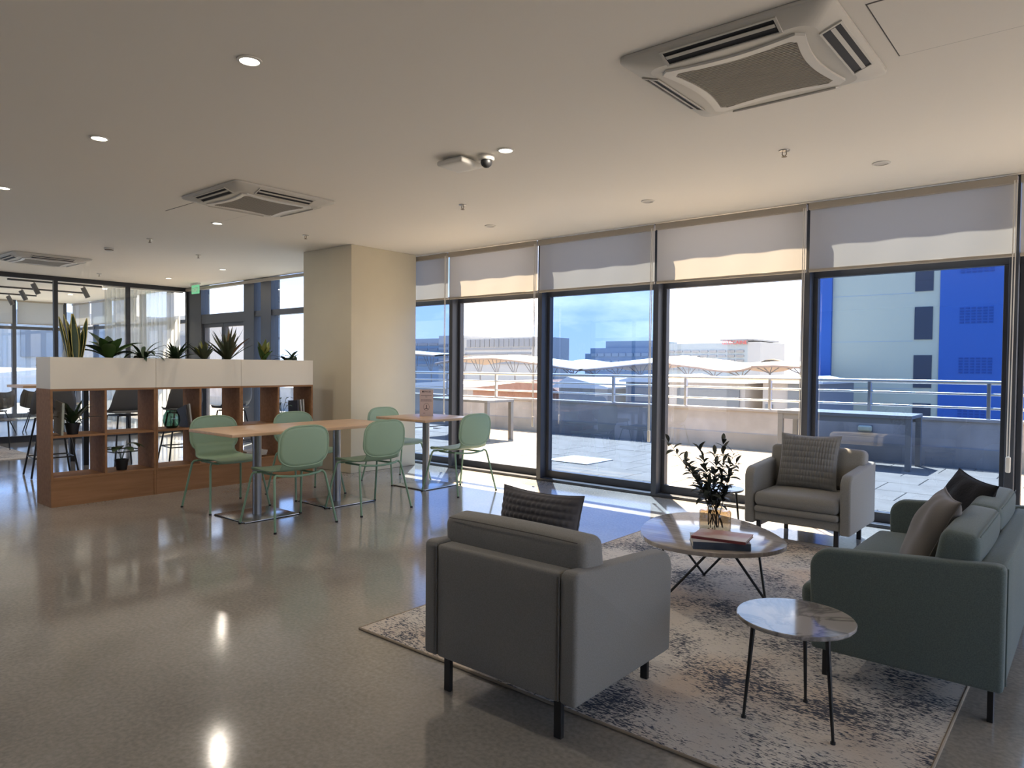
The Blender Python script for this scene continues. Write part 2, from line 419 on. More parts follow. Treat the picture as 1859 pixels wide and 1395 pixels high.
def dup(root, loc=None, rz=None, label=None):
    def rec(o, par):
        c = o.copy(); COL.objects.link(c); c.parent = par
        for ch in kids(o): rec(ch, c)
        return c
    r = rec(root, None)
    if loc is not None: r.location = loc
    if rz is not None: r.rotation_euler = (0, 0, rz)
    if label: r['label'] = label
    return r
def text_mesh(s, size, mat, name, parent, loc, rot, ext=.001, align='CENTER'):
    cu = bpy.data.curves.new(name, 'FONT'); cu.body = s; cu.size = size; cu.extrude = ext; cu.align_x = align; cu.resolution_u = 2
    to = bpy.data.objects.new(name+'_tmp', cu); COL.objects.link(to)
    bpy.context.view_layer.update()
    me = bpy.data.meshes.new_from_object(to.evaluated_get(bpy.context.evaluated_depsgraph_get()))
    bpy.data.objects.remove(to); bpy.data.curves.remove(cu)
    me.name = name; me.materials.clear(); me.materials.append(M[mat])
    o = link(name, me, parent, loc); o.rotation_euler = rot
    return o

# ================================================================== THE ROOM
YW = 6.486; ZC = 2.766; XP = -13.61; XR = 4.2; YB = -5.5; XF = -19.6
o = MB().box(XF-.2, XR+.2, YB-.2, YW+.14, -.2, 0).build('floor', 'polished_concrete'); tag(o, kind='structure')
o = MB().box(XF-.2, XR+.2, YB-.2, 6.40, ZC, ZC+.25).build('ceiling', 'ceiling_paint'); tag(o, kind='structure')
o = MB().box(XR, XR+.2, YB-.2, -.85, 0, ZC).build('wall_right', 'back_wall_paint'); tag(o, kind='structure')
rst = struct('window_13', (XR, -.85, 0))
for k in range(6): MB().box(-.05, .06, 1.45*k-.03, 1.45*k+.03, 0, ZC).build('mullion', 'frame_metal', rst)
for z_a, z_b in ((0, .11), (2.125, 2.215), (2.70, ZC)): MB().box(-.04, .04, 0, 7.3, z_a, z_b).build('rail', 'frame_metal', rst)
for k in range(5): MB().pane_x(1.45*k+.03, min(7.3, 1.45*k+1.42), .11, 2.70).build('pane', 'clear_glass', rst)
o = MB().box(-7.9, XR, YB-.2, YB, 0, ZC).box(XF-.2, -12.4, YB-.2, YB, 0, ZC).build('wall_back', 'back_wall_paint'); tag(o, kind='structure')
bst = struct('window_14', (-12.4, YB, 0))  # unseen window, added to let light onto the left part of the ceiling
for k in range(4): MB().box(1.5*k-.03, 1.5*k+.03, -.06, .05, 0, ZC).build('mullion', 'frame_metal', bst)
for z_a, z_b in ((0, .11), (2.125, 2.215), (2.70, ZC)): MB().box(0, 4.5, -.04, .04, z_a, z_b).build('rail', 'frame_metal', bst)
for k in range(3): MB().pane_y(1.5*k+.03, 1.5*k+1.47, .11, 2.70).build('pane', 'grey_glass', bst)
# outer wall above the windows
o = MB().box(XF-.2, XR+.2, 6.40, 6.42, ZC, 3.06).box(XF-.2, XR+.2, 6.42, 6.60, 2.945, 3.06).box(XF-.2, XR+.2, 6.5, 6.60, 3.06, 5.5).build('wall_front', 'header_paint'); tag(o, kind='structure')
# pillar
o = MB().box(-7.96, -6.955, 5.26, 6.30, 0, ZC).build('pillar', 'pillar_paint', smooth=30, bevel=.008); tag(o, kind='structure')
# wall stub behind pillar side (between pillar and window)
# window wall ------------------------------------------------------
BAYX = [-9.42, -7.92, -6.441, -4.996, -3.505, -2.026, -0.531, 0.95, 2.43, XR]
TINT = ['blue_glass', 'blue_glass', 'clear_glass', 'blue_glass', 'clear_glass', 'blue_glass', 'clear_glass', 'blue_glass', 'clear_glass']
for i in range(len(BAYX)-1):
    x0, x1 = BAYX[i], BAYX[i+1]
    wst = struct('window_%d' % (i+1), (x0, YW, 0))
    L = x1-x0
    MB().box(-.035, .025, -.05, .14, 0, 2.945).build('mullion', 'frame_metal', wst, bevel=.004)
    MB().box(.025, L-.035, .055, .125, 2.125, 2.215).build('transom', 'frame_metal', wst, bevel=.004)
    MB().box(.025, L-.035, -.055, .135, 0, .03).build('sill_track', 'frame_metal', wst, bevel=.003)
    MB().box(.025, L-.035, .055, .125, .03, .112).build('bottom_rail', 'frame_metal', wst, bevel=.003)
    MB().box(.025, .062, .055, .125, .112, 2.125).build('stile', 'frame_metal', wst, bevel=.004)
    MB().box(L-.075, L-.035, .055, .125, .112, 2.125).build('stile', 'frame_metal', wst, bevel=.004)
    for za, zb_, tn in ((.112, 2.125, TINT[i]), (2.215, 2.945, 'light_blue_glass' if TINT[i] == 'blue_glass' else TINT[i])):
        pn = MB().pane_y(.062 if za < 1 else .025, L-.075 if za < 1 else L-.035, za, zb_).build('pane', tn, wst); pn.location.y = .09
# left of the pillar: tall mullions, narrow light and double door
wst = struct('window_10', (-11.52, YW, 0))
for a, b in ((0, .34), (.555, .874), (1.95, 2.1)):
    MB().box(a, b, -.07, .10, 0, 2.945).build('mullion', 'frame_metal', wst, bevel=.004)
for a, b in ((.34, .555), (.874, 1.95)):
    MB().box(a, b, -.05, .05, 2.135, 2.226).build('transom', 'frame_metal', wst)
    MB().box(a, b, -.05, .05, 0, .11).build('bottom_rail', 'frame_metal', wst)
    MB().pane_y(a, b, .11, 2.135).build('pane', 'far_glass', wst)
    MB().pane_y(a, b, 2.226, 2.945).build('pane', 'far_glass', wst)
dst = struct('door_1', (-13.06, YW, 0))
MB().box(-.55, 0, -.07, .10, 0, 2.945).build('door_jamb', 'frame_metal', dst, bevel=.004)
MB().box(0, 1.54, -.06, .06, 2.06, 2.235).build('transom', 'frame_metal', dst, bevel=.004)
MB().pane_y(0, 1.54, 2.235, 2.945).build('pane', 'far_glass', dst)
for k, (a, b) in enumerate(((.0, .77), (.77, 1.54))):
    lf = MB().box(a+.005, a+.07, -.03, .03, .01, 2.06).box(b-.07, b-.005, -.03, .03, .01, 2.06).box(a+.07, b-.07, -.03, .03, 1.99, 2.06).box(a+.07, b-.07, -.03, .03, .01, .13).build('door_leaf', 'frame_metal', dst)
    MB().pane_y(a+.07, b-.07, .13, 1.99).build('pane', 'clear_glass', lf)
    hx = b-.04 if k == 0 else a+.04
    MB().tube([(hx, -.03, .9), (hx, -.08, .93), (hx, -.08, 1.17), (hx, -.03, 1.2)], .012).build('door_handle', 'chrome', lf, smooth=40)
MB().box(-.55, 1.54, -.12, -.04, 2.70, 2.75).build('blind_cassette', 'blind_rail', dst)
MB().box(0, 2.1, -.12, -.075, 2.70, 2.75).build('blind_cassette', 'blind_rail', wst)

# glass partition between lounge and glazed room
pst = struct('wall_left', (XP, 0, 0))
PM_ = [-5.5, -3.0, -1.6, -.3, .95, 2.1, 3.05, 4.175, 5.332, 6.42]
MB().box(-.035, .035, -5.5, 6.42, 2.69, ZC).build('head_rail', 'black_frame', pst)
MB().box(-.035, .035, -5.5, 6.42, 0, .10).build('bottom_rail', 'black_frame', pst)
for y in PM_: MB().box(-.035, .035, y-.03, y+.03, .10, 2.69).build('mullion', 'black_frame', pst)
for a, b in zip(PM_[:-1], PM_[1:]): MB().pane_x(a+.03, b-.03, .10, 2.69).build('pane', 'partition_glass', pst)
# glazed room far end window walls
fst = struct('window_11', (XF, 0, 0))
FY = [-5.5, -2.2, .4, 2.6, 4.1, 5.15, 6.2, 6.486]
for y in FY: MB().box(-.05, .05, y-.04, y+.04, 0, ZC).build('mullion', 'frame_metal', fst)
MB().box(-.04, .04, -5.5, 6.4, 2.08, 2.15).build('transom', 'frame_metal', fst)
MB().box(-.04, .04, -5.5, 6.4, 0, .1).build('bottom_rail', 'frame_metal', fst)
for a, b in zip(FY[:-1], FY[1:]): MB().pane_x(a+.04, b-.04, .1, ZC).build('pane', 'far_glass', fst)
gst = struct('window_12', (XF, YW, 0))
GX = [.0, 1.2, 2.5, 3.8, 5.1, 5.95]
for x in GX: MB().box(x-.04, x+.04, -.05, .06, 0, 2.945).build('mullion', 'frame_metal', gst)
MB().box(0, 5.95, -.04, .04, 2.1, 2.17).build('transom', 'frame_metal', gst)
MB().box(0, 5.95, -.04, .04, 0, .1).build('bottom_rail', 'frame_metal', gst)
for k, (a, b) in enumerate(zip(GX[:-1], GX[1:])): MB().pane_y(a+.04, b-.04, .1, 2.945).build('pane', 'far_glass' if k % 2 else 'clear_glass', gst)

# ================================================================== ROLLER BLINDS
BN = ['', 'blue-grey roller blind half hidden behind the pillar', 'warm cream roller blind right beside the pillar',
      'blue-grey roller blind above the white cover on the terrace',
      'sunlit cream roller blind left of the blue building', 'pale grey roller blind above the blue building view',
      'narrow strip of roller blind at the right edge of the picture']
for i in range(1, 7):
    x0, x1 = BAYX[i], BAYX[i+1]; L = x1-x0
    b = thing('roller_blind', BN[i], 'blind', (x0, 6.375, 2.15), 0, 'roller blinds along the window wall')
    MB().box(.03, L+.012, -.035, .012, .545, .60).build('head_rail', 'blind_rail', b, bevel=.005)
    rows = []
    for a in range(9):
        z = .03 + .52*a/8
        rows.append([(.036+(L-.026)*k/24, .004*math.sin(k*.9+i*2)*(1-a/8), z + .006*math.sin(k*.55+i)*(1-a/8)) for k in range(25)])
    MB().grid(rows).build('fabric', 'blind_fabric', b, smooth=60)
    MB().tube([(.036, 0, .022), (L+.010, 0, .022)], .014, 8).build('hem_bar', 'blind_rail', b, smooth=40)
    zc = [-1.44, -1.41, -1.47, -1.50, -1.47, -1.50][i-1]
    ch = MB().tube([(L-.005, -.05, .56), (L-.01, -.055, zc)], .004, 6).tube([(L+.012, -.05, .56), (L+.005, -.055, zc)], .004, 6).build('pull_cord', 'cord_white', b)
    MB().soft(L, -.055, zc-.055, .032, .022, .12, .010, 6).build('cord_weight', 'white_plastic', ch, smooth=50)

# ================================================================== CEILING FIXTURES
def downlight(x, y, lit, label):
    d = thing('downlight', label, 'downlight', (x, y, ZC), 0, 'round recessed downlights')
    MB().lathe([(.044, -.001), (.058, -.001), (.058, -.006), (.046, -.009), (.044, -.001)], 28).build('trim_ring', 'white_plastic', d, smooth=40)
    MB().disc(.046, -.004, 28).build('lens', 'lamp_disc' if lit else 'lamp_off', d)
    if lit:
        ld = bpy.data.lights.new('downlight_lamp', 'AREA'); ld.shape = 'DISK'; ld.size = .09; ld.energy = LAMP_W; ld.color = (1, .90, .77)
        lo = bpy.data.objects.new('downlight_lamp', ld); COL.objects.link(lo); lo.parent = d; lo.location = (0, 0, -.012)
DL = [(-3.151, 1.786, 1, 'lit round downlight nearest the camera at the top left of the picture'),
      (-4.987, 1.785, 1, 'lit round downlight left of the large left air conditioner'),
      (-7.04, 1.786, 1, 'lit round downlight at the far left picture edge'),
      (-3.101, 3.603, 1, 'lit round downlight beside the dome camera'),
      (-7.03, 3.628, 1, 'lit round downlight just below the middle air conditioner'),
      (-10.39, 5.446, 1, 'small lit downlight above the far glazed door'),
      (-12.23, 5.448, 1, 'small lit downlight near the glass partition corner'),
      (-1.233, 5.467, 0, 'unlit downlight nearest the right windows'),
      (-3.076, 5.473, 0, 'unlit downlight in the middle of the window row'),
      (-4.889, 5.446, 0, 'unlit downlight closest to the pillar')]
for a in DL: downlight(*a)
for (x, y, lb) in ((-8.95, 1.786, 'lit round downlight beyond the left picture edge, nearer one'), (-10.85, 1.786, 'lit round downlight beyond the left picture edge, further one')):
    downlight(x, y, 1, lb)
def aircon(x, y, label):
    a = thing('ceiling_air_conditioner', label, 'air conditioner', (x, y, ZC), 0, 'ceiling cassette air conditioners')
    def rsq(h, r, n=5):
        p = []
        for cx, cy, s in ((h-r, h-r, 0), (-h+r, h-r, PI/2), (-h+r, -h+r, PI), (h-r, -h+r, 3*PI/2)):
            for k in range(n+1): t = s+PI/2*k/n; p.append((cx+r*math.cos(t), cy+r*math.sin(t)))
        return p
    sk = MB(); rings = [[(px, py, -.002) for px, py in rsq(.475, .05)], [(px, py, -.016) for px, py in rsq(.475, .05)],
                        [(px, py, -.022) for px, py in rsq(.470, .05)], [(px, py, -.055) for px, py in rsq(.375, .07)]]
    n = len(rings[0])
    sk.add([p for r in rings for p in r], [(i*n+k, i*n+(k+1) % n, (i+1)*n+(k+1) % n, (i+1)*n+k) for i in range(3) for k in range(n)])
    # slots sit in the sloped skirt band; flat plate closes the middle
    sk.add(rings[3], [tuple(range(n))])
    sk.build('panel', 'ac_white', a, smooth=35)
    for k in range(4):
        m = Matrix.Rotation(PI/2*k, 3, 'Z')
        def T(pts): return [tuple(m @ Vector(p)) for p in pts]
        # air slot in the sloped band: dark throat, framed by lips, with a vane across it
        def SP(x, t, o_): return (x, .470-.095*t+.328*o_, -.022-.033*t-.944*o_)
        def slab(xa, xb, ta, tb, oa, ob):
            return T([SP(xa, ta, oa), SP(xb, ta, oa), SP(xb, tb, oa), SP(xa, tb, oa), SP(xa, ta, ob), SP(xb, ta, ob), SP(xb, tb, ob), SP(xa, tb, ob)])
        BF = [(3, 2, 1, 0), (4, 5, 6, 7), (0, 1, 5, 4), (1, 2, 6, 5), (2, 3, 7, 6), (3, 0, 4, 7)]
        sl = MB().add(slab(-.25, .25, .22, .98, .0003, .0015), BF).build('air_slot', 'ac_dark', a)
        MB().add(slab(-.245, .245, .46, .64, .004, .007), BF).build('louvre_vane', 'ac_white', a)
        lp = MB().add(slab(-.262, .262, .13, .22, .0003, .007), BF).add(slab(-.262, .262, .98, 1.05, .0003, .007), BF)
        lp.add(slab(-.262, -.25, .22, .98, .0003, .007), BF).add(slab(.25, .262, .22, .98, .0003, .007), BF)
        lp.build('slot_lip', 'ac_white', a)
    # grille frame with concave sides
    gp = []; ng = 14
    crn = [(.335, .335), (-.335, .335), (-.335, -.335), (.335, -.335)]
    for c in range(4):
        A = Vector(crn[c]); B = Vector(crn[(c+1) % 4]); mid = (A+B)/2; inn = -mid.normalized()
        for k in range(ng):
            t = .06+.88*k/(ng-1); q = A.lerp(B, t) + inn*(.045*math.sin(PI*t)); gp.append((q.x, q.y))
    fr = MB(); q2 = [(px*.86, py*.86) for px, py in gp]; n = len(gp)
    fr.add([(px, py, -.055) for px, py in gp] + [(px, py, -.066) for px, py in gp] + [(px, py, -.066) for px, py in q2] + [(px, py, -.060) for px, py in q2],
           [(i*n+k, i*n+(k+1) % n, (i+1)*n+(k+1) % n, (i+1)*n+k) for i in range(3) for k in range(n)])
    fr.build('grille_frame', 'white_plastic', a, smooth=40)
    g = MB(); g.add([(px, py, -.0605) for px, py in q2], [tuple(range(n))]); gb = g.build('grille_back', 'ac_grille', a)
    s = MB()
    for k in range(34):
        yy = -.275 + .55*k/33
        # half width of concave outline at yy
        xs = []
        for i in range(n):
            (ax, ay), (bx, by) = q2[i], q2[(i+1) % n]
            if (ay-yy)*(by-yy) < 0: xs.append(ax+(bx-ax)*(yy-ay)/(by-ay))
        if len(xs) >= 2: s.box(min(xs)+.004, max(xs)-.004, yy-.0035, yy+.0035, -.0655, -.0606)
    tag(s.build('grille_slats', 'ac_grille', a), kind='stuff')
aircon(-1.31, 3.335, 'large white cassette air conditioner at the top right of the ceiling')
aircon(-5.715, 3.33, 'white cassette air conditioner in the ceiling above the dining tables')
aircon(-11.37, 3.34, 'white cassette air conditioner at the far left, above the glass partition')
def hatch(x0, x1, y0, y1, label):
    h = thing('ceiling_access_hatch', label, 'access hatch', ((x0+x1)/2, (y0+y1)/2, ZC))
    a, b = (x1-x0)/2, (y1-y0)/2
    MB().box(-a, a, -b, b, -.0012, 0).build('gap_frame', 'hatch_gap', h)
    MB().box(-a+.006, a-.006, -b+.006, b-.006, -.003, -.0012).build('hatch_panel', 'ceiling_paint', h)
hatch(-.761, -.16, 3.06, 3.66, 'square plaster access hatch right of the large air conditioner')
hatch(-6.87, -6.30, 3.03, 3.617, 'square plaster access hatch left of the middle air conditioner')
def sprinkler(x, y, label):
    s = thing('fire_sprinkler', label, 'sprinkler', (x, y, ZC), 0, 'ceiling fire sprinklers')
    MB().lathe([(.0, -.001), (.036, -.001), (.034, -.006), (.014, -.010), (0, -.010)], 20).build('rosette', 'chrome', s, smooth=40)
    MB().tube([(-.012, 0, -.01), (-.014, 0, -.028), (0, 0, -.042)], .003, 6).tube([(.012, 0, -.01), (.014, 0, -.028), (0, 0, -.042)], .003, 6).build('yoke', 'bronze', s)
    MB().lathe([(0, -.045), (.018, -.044), (.018, -.042), (0, -.041)], 12).build('deflector', 'bronze', s)
for a in ((-1.66, 4.759, 'fire sprinkler right of the picture centre, towards the big windows'), (-4.454, 4.589, 'fire sprinkler below the wireless access point'),
          (-6.884, 4.579, 'fire sprinkler just left of the pillar top'), (-9.295, 4.532, 'fire sprinkler behind the bookcase, left of the pillar'),
          (-8.567, 3.602, 'small fire sprinkler between the middle and far air conditioners'), (-12.578, 4.489, 'distant fire sprinkler by the glass partition')): sprinkler(*a)
d = thing('smoke_detector', 'white smoke detector above the planters on the left', 'detector', (-9.643, 3.558, ZC))
MB().lathe([(0, -.001), (.055, -.001), (.055, -.02), (.045, -.03), (.03, -.045), (0, -.047)], 24).build('detector_body', 'white_plastic', d, smooth=40)
MB().lathe([(.046, -.026), (.05, -.026), (.05, -.03), (.042, -.034)], 24).build('vent_ring', 'bronze', d, smooth=40)
a = thing('wifi_access_point', 'square white wireless access point on the ceiling', 'access point', (-3.50, 3.575, ZC), .06)
MB().box(-.07, .07, -.07, .07, -.018, 0).build('mount_plate', 'white_plastic', a)
MB().soft(0, 0, -.037, .235, .235, .038, .016, 8).build('housing', 'white_plastic', a, smooth=50)
c = thing('dome_camera', 'small dome security camera with black lens beside the access point', 'security camera', (-3.29, 3.62, ZC))
MB().lathe([(0, -.001), (.055, -.001), (.055, -.028), (.048, -.034), (0, -.034)], 28).build('camera_base', 'white_plastic', c, smooth=40)
MB().lathe([(.038, -.034), (.040, -.05), (.033, -.068), (.018, -.080), (0, -.084)], 28).build('dome', 'pot_black', c, smooth=60)
x = thing('exit_sign', 'green translucent exit sign hanging by the far door', 'exit sign', (-12.62, 6.1, ZC))
MB().box(-.15, .15, -.025, .025, -.035, 0).build('sign_housing', 'white_plastic', x, bevel=.004)
MB().box(-.14, .14, -.006, .006, -.19, -.035).build('sign_panel', 'exit_green', x)
text_mesh('EXIT', .11, 'white_plastic', 'sign_lettering', x, (0, -.008, -.155), (PI/2, 0, 0))

# ================================================================== DINING SET
def chair_proto():
    c = thing('dining_chair', '', 'chair', (0, 0, 0), 0, 'green dining chairs')
    # backrest : rounded rectangle panel, curved round the sitter
    zc_, hh, hw = .662, .165, .232
    def outline(t, s=1.0):
        ca, sa = math.cos(t), math.sin(t); p = 3.4
        r = 1/((abs(ca)**p + abs(sa)**p)**(1/p))
        x = hw*r*ca*s; z = hh*r*sa*s
        x *= 1.0 - .05*(z/hh if z < 0 else 0) - (.10 if z < 0 else .04)*(abs(z)/hh)**2
        return x, z
    def by(x, z): return -.232 - .10*(z) + .42*x*x - .012*math.cos(z/hh*1.3)
    nA, nR = 40, 6
    vs = [(0, by(0, 0), zc_)]; fs = []
    for i in range(1, nR+1):
        for k in range(nA):
            x, z = outline(2*PI*k/nA, i/nR); vs.append((x, by(x, z), zc_+z))
    for k in range(nA): fs.append((0, 1+k, 1+(k+1) % nA))
    for i in range(nR-1):
        for k in range(nA):
            a = 1+i*nA; b = a+nA; fs.append((a+k, b+k, b+(k+1) % nA, a+(k+1) % nA))
    o = MB().add(vs, fs).build('backrest', 'green_plastic', c, smooth=60)
    md = o.modifiers.new('thick', 'SOLIDIFY'); md.thickness = .007; md.offset = 0
    rim = MB(); pth = []
    for k in range(nA+1):
        x, z = outline(2*PI*k/nA, .985); pth.append((x, by(x, z), zc_+z))
    rim.tube(pth, .0075, 8, caps=False).build('rim', 'green_plastic', o, smooth=60)
    # seat shell with waist rising into the back
    prof = [(.235, .425, .185), (.228, .440, .205), (.20, .452, .218), (.12, .452, .224), (.02, .447, .226), (-.08, .446, .222), (-.15, .455, .212),
            (-.195, .478, .198), (-.218, .508, .190), (-.228, .545, .196), (-.232, .58, .205)]
    rows = []
    for y, z, hwid in prof:
        r = []
        for k in range(15):
            u = -1+2*k/14; x = u*hwid
            lift = .020*abs(u)**3 if z < .47 else 0
            fwdx = .42*x*x if z > .5 else .42*x*x*max(0, (z-.447)/.06)
            r.append((x, y+fwdx, z+lift*.6))
        rows.append(r)
    o = MB().grid(rows).build('seat', 'green_plastic', c, smooth=60)
    md = o.modifiers.new('thick', 'SOLIDIFY'); md.thickness = .009; md.offset = -1
    # tubular legs and frame
    fr = MB()
    fr.tube([(-.205, -.15, .432), (-.17, -.175, .428), (-.08, -.18, .418), (0, -.18, .415), (.08, -.18, .418), (.17, -.175, .428), (.205, -.15, .432)], .0095)
    fr.tube([(-.205, .14, .432), (-.1, .15, .424), (.1, .15, .424), (.205, .14, .432)], .0095)
    fr.tube([(-.15, -.16, .42), (-.15, .14, .42)], .009); fr.tube([(.15, -.16, .42), (.15, .14, .42)], .009)
    fr.build('seat_frame', 'green_metal', c, smooth=40)
    for sx in (-1, 1):
        for sy in (-1, 1):
            p0 = (sx*.205, sy*.145, .432)
            lg = MB().tube([p0, (sx*.222, sy*.158, .430), (sx*.233, sy*.168, .415), (sx*.238, sy*.175, .39), (sx*.285, sy*.262, .012)], .0095).build('leg', 'green_metal', c, smooth=40)
            MB().lathe([(.0, 0), (.012, 0), (.012, .014), (0, .014)], 10, sx*.286, sy*.2645).build('foot_cap', 'rubber_black', lg)
    return c
chair = chair_proto()
CH = [(-6.18, 3.27, -PI/2, 'green chair on the bookcase side at the near end of the long table'),
      (-6.18, 4.12, -PI/2, 'green chair on the bookcase side at the pillar end of the long table'),
      (-6.18, 5.31, -PI/2, 'green chair in front of the pillar at the square table'),
      (-5.155, 3.27, PI/2, 'green chair with its back to the camera, nearest, at the left of the long table'),
      (-5.155, 4.10, PI/2, 'green chair with its back to the camera at the right end of the long table'),
      (-5.175, 5.31, PI/2, 'green chair by the windows at the square table')]
for i, (x, y, rz, lb) in enumerate(CH):
    o = chair if i == 0 else dup(chair)
    o.location = (x, y, 0); o.rotation_euler = (0, 0, rz); o['label'] = lb
def pedestal(t, x, y, ztop):
    MB().prism([(x+sx, y+sy) for sx, sy in ((-.255, -.255), (.255, -.255), (.255, .255), (-.255, .255))], .002, .012).build('base_plate', 'steel_plate', t, smooth=30, bevel=.003)
    MB().box(x-.258, x+.258, y-.258, y+.258, 0, .006).build('base_edge', 'rubber_black', t)
    MB().lathe([(.038, .012), (.038, ztop)], 28, x, y).build('column', 'steel_grey', t, smooth=40)
    MB().box(x-.18, x+.18, y-.03, y+.03, ztop-.004, ztop).build('top_bracket', 'rubber_black', t)
t = thing('dining_table', 'long oak dining table on two grey pedestals beside the bookcase', 'table', (-5.64, 3.68, 0), 0, 'oak dining tables')
MB().box(-.365, .365, -.84, .86, .730, .7555).build('table_top', 'oak_top', t, smooth=30, bevel=.003)
pedestal(t, 0, -.415, .730); pedestal(t, 0, .42, .730)
t = thing('dining_table', 'square oak dining table with a notice stand near the windows', 'table', (-5.69, 5.31, 0), 0, 'oak dining tables')
MB().box(-.39, .39, -.375, .375, .732, .7575).build('table_top', 'oak_top', t, smooth=30, bevel=.003)
pedestal(t, 0, 0, .732)
# notice stand
s = thing('table_notice', 'small pale pink printed notice standing on the square table', 'sign', (-5.76, 5.38, .7575), math.radians(40))
MB().box(-.078, .078, -.035, .035, 0, .004).build('stand_foot', 'neck_glass', s)
MB().box(-.075, .075, -.002, .002, .004, .295).build('notice_card', 'sign_pink', s)
text_mesh('\u25a0SPACES', .024, 'ink', 'notice_heading', s, (0, -.0035, .262), (PI/2, 0, 0), .0004)
lm = MB()
for zz, hw in ((.226, .062), (.211, .012), (.178, .060), (.164, .064)):
    k = -hw
    while k < hw-.003:
        w_ = random.uniform(.006, .014); lm.box(k, min(k+w_, hw), -.0032, -.0022, zz-.0025, zz+.0025); k += w_+.003
lm.box(-.035, -.015, -.0032, -.0022, .030, .033)
lm.build('notice_print', 'ink', s)
im = MB()
for k in range(28):
    a0, a1 = 2*PI*k/28, 2*PI*(k+1)/28
    im.add([(.034*math.cos(a0), -.003, .10+.040*math.sin(a0)), (.034*math.cos(a1), -.003, .10+.040*math.sin(a1)), (.0315*math.cos(a1), -.003, .10+.0375*math.sin(a1)), (.0315*math.cos(a0), -.003, .10+.0375*math.sin(a0))], [(0, 1, 2, 3)])
im.box(-.004, .004, -.0032, -.0022, .082, .122).box(-.016, .016, -.0032, -.0022, .078, .084).box(-.020, -.014, -.0032, -.0022, .070, .080).box(.014, .020, -.0032, -.0022, .070, .080)
im.build('notice_symbol', 'ink', s)

# ================================================================== BOOKCASES AND PLANTERS
XB = -7.256; DB = .385
UY = [2.18, 3.104, 4.014, 4.93]
BL = ['oak open bookcase at the near left end of the row', 'middle oak open bookcase holding the teal vase', 'oak open bookcase next to the pillar end of the row']
PL = ['cream planter box on the near left bookcase', 'middle cream planter box on the bookcases', 'cream planter box at the pillar end of the bookcases']
for i in range(3):
    y0, y1 = UY[i], UY[i+1]; L = y1-y0; T = .02
    b = thing('bookcase', BL[i], 'bookcase', (XB-DB/2, y0, 0), 0, 'oak bookcases in a row')
    h = DB/2
    MB().box(-h, h, .001, T, 0, 1.075).build('side_panel', 'oak_case', b, bevel=.001)
    MB().box(-h, h, L-T, L-.001, 0, 1.075).build('side_panel', 'oak_case', b, bevel=.001)
    MB().box(-h, h, T, L-T, 1.055, 1.075).build('top_panel', 'oak_case', b, bevel=.001)
    MB().box(-h, h, T, L-T, .245, .265).build('bottom_shelf', 'oak_case', b, bevel=.001)
    MB().box(-h+.002, h-.002, L/2-.01, L/2+.01, .265, 1.055).build('divider', 'oak_case', b, bevel=.001)
    MB().box(-h+.002, h-.002, T, L/2-.01, .628, .646).build('shelf', 'oak_case', b, bevel=.001)
    MB().box(-h+.002, h-.002, L/2+.01, L-T, .628, .646).build('shelf', 'oak_case', b, bevel=.001)
    MB().box(h-.022, h-.004, T, L-T, 0, .245).build('plinth_board', 'oak_case', b)
    MB().box(-h+.004, -h+.022, T, L-T, 0, .245).build('plinth_board', 'oak_case', b)
    p = thing('planter_box', PL[i], 'planter', (XB-DB/2, y0, 1.075), 0, 'cream planter boxes')
    q = .012
    MB().box(-h, h, .002, q+.002, 0, .29).box(-h, h, L-q-.002, L-.002, 0, .29).box(h-q, h, q+.002, L-q-.002, 0, .29).box(-h, -h+q, q+.002, L-q-.002, 0, .29).box(-h+q, h-q, q+.002, L-q-.002, 0, .012).build('trough', 'planter_white', p)
    MB().box(-h+q, h-q, q+.003, L-q-.003, .22, .262).build('soil', 'soil', p)

def leaf_mesh(length, width, bend, fold=.15, wpos=.4, tipw=.02, basew=.25, n=9, twist=0):
    rows = []
    y = 0; z = 0; ang = PI/2
    for i in range(n+1):
        t = i/n
        wv = (basew + (1-basew)*math.sin(min(1, t/wpos)*PI/2)) if t < wpos else math.cos((t-wpos)/(1-wpos)*PI/2)**.8*(1-tipw)+tipw
        wv *= width/2
        tw = twist*t
        c, s_ = math.cos(tw), math.sin(tw)
        r = []
        for u in (-1, -.5, 0, .5, 1):
            lx = u*wv; up_ = abs(u)*fold*wv
            nx = (0, -math.sin(ang), math.cos(ang))
            px, pn = lx*c - up_*s_, lx*s_ + up_*c
            r.append((px, y - pn*math.sin(ang), z + pn*math.cos(ang)))
        rows.append(r)
        ang -= bend/n
        y += math.cos(ang)*length/n; z += math.sin(ang)*length/n
    return rows
def add_leaf(parent, name, rows, mat, az, lean=0, loc=(0, 0, 0), edge=None):
    m_ = MB().grid(rows); me = m_.mesh(name, smooth=70); me.materials.append(M[mat])
    o = link(name, me, parent, loc); o.rotation_euler = (-lean, 0, az)
    if edge:
        e_ = MB().tube([r[0] for r in rows] , .0035, 5).tube([r[-1] for r in rows], .0035, 5).build('leaf_margin', edge, o)
    return o
ZS = 1.075+.262   # soil level in planters
def P(name, label, y, x=None, z=ZS, group='plants in the planter boxes'):
    return thing(name, label, 'plant', (x if x is not None else XB-.13, y, z), 0, group)
R = random.Random(11)
# 1 tall variegated snake plant
p = P('snake_plant', 'tall yellow-edged snake plant at the left end of the planters', 2.42)
for k in range(11):
    a = R.uniform(0, 2*PI); d = R.uniform(.01, .07)
    add_leaf(p, 'leaf', leaf_mesh(R.uniform(0.293, 0.439), R.uniform(0.054, 0.072), R.uniform(-.1, .25), .35, .45, .02, .55, 9, R.uniform(-.7, .7)), 'leaf_dark', a, R.uniform(.02, .22), (d*math.sin(a), d*1.1*math.cos(a), 0), 'leaf_edge')
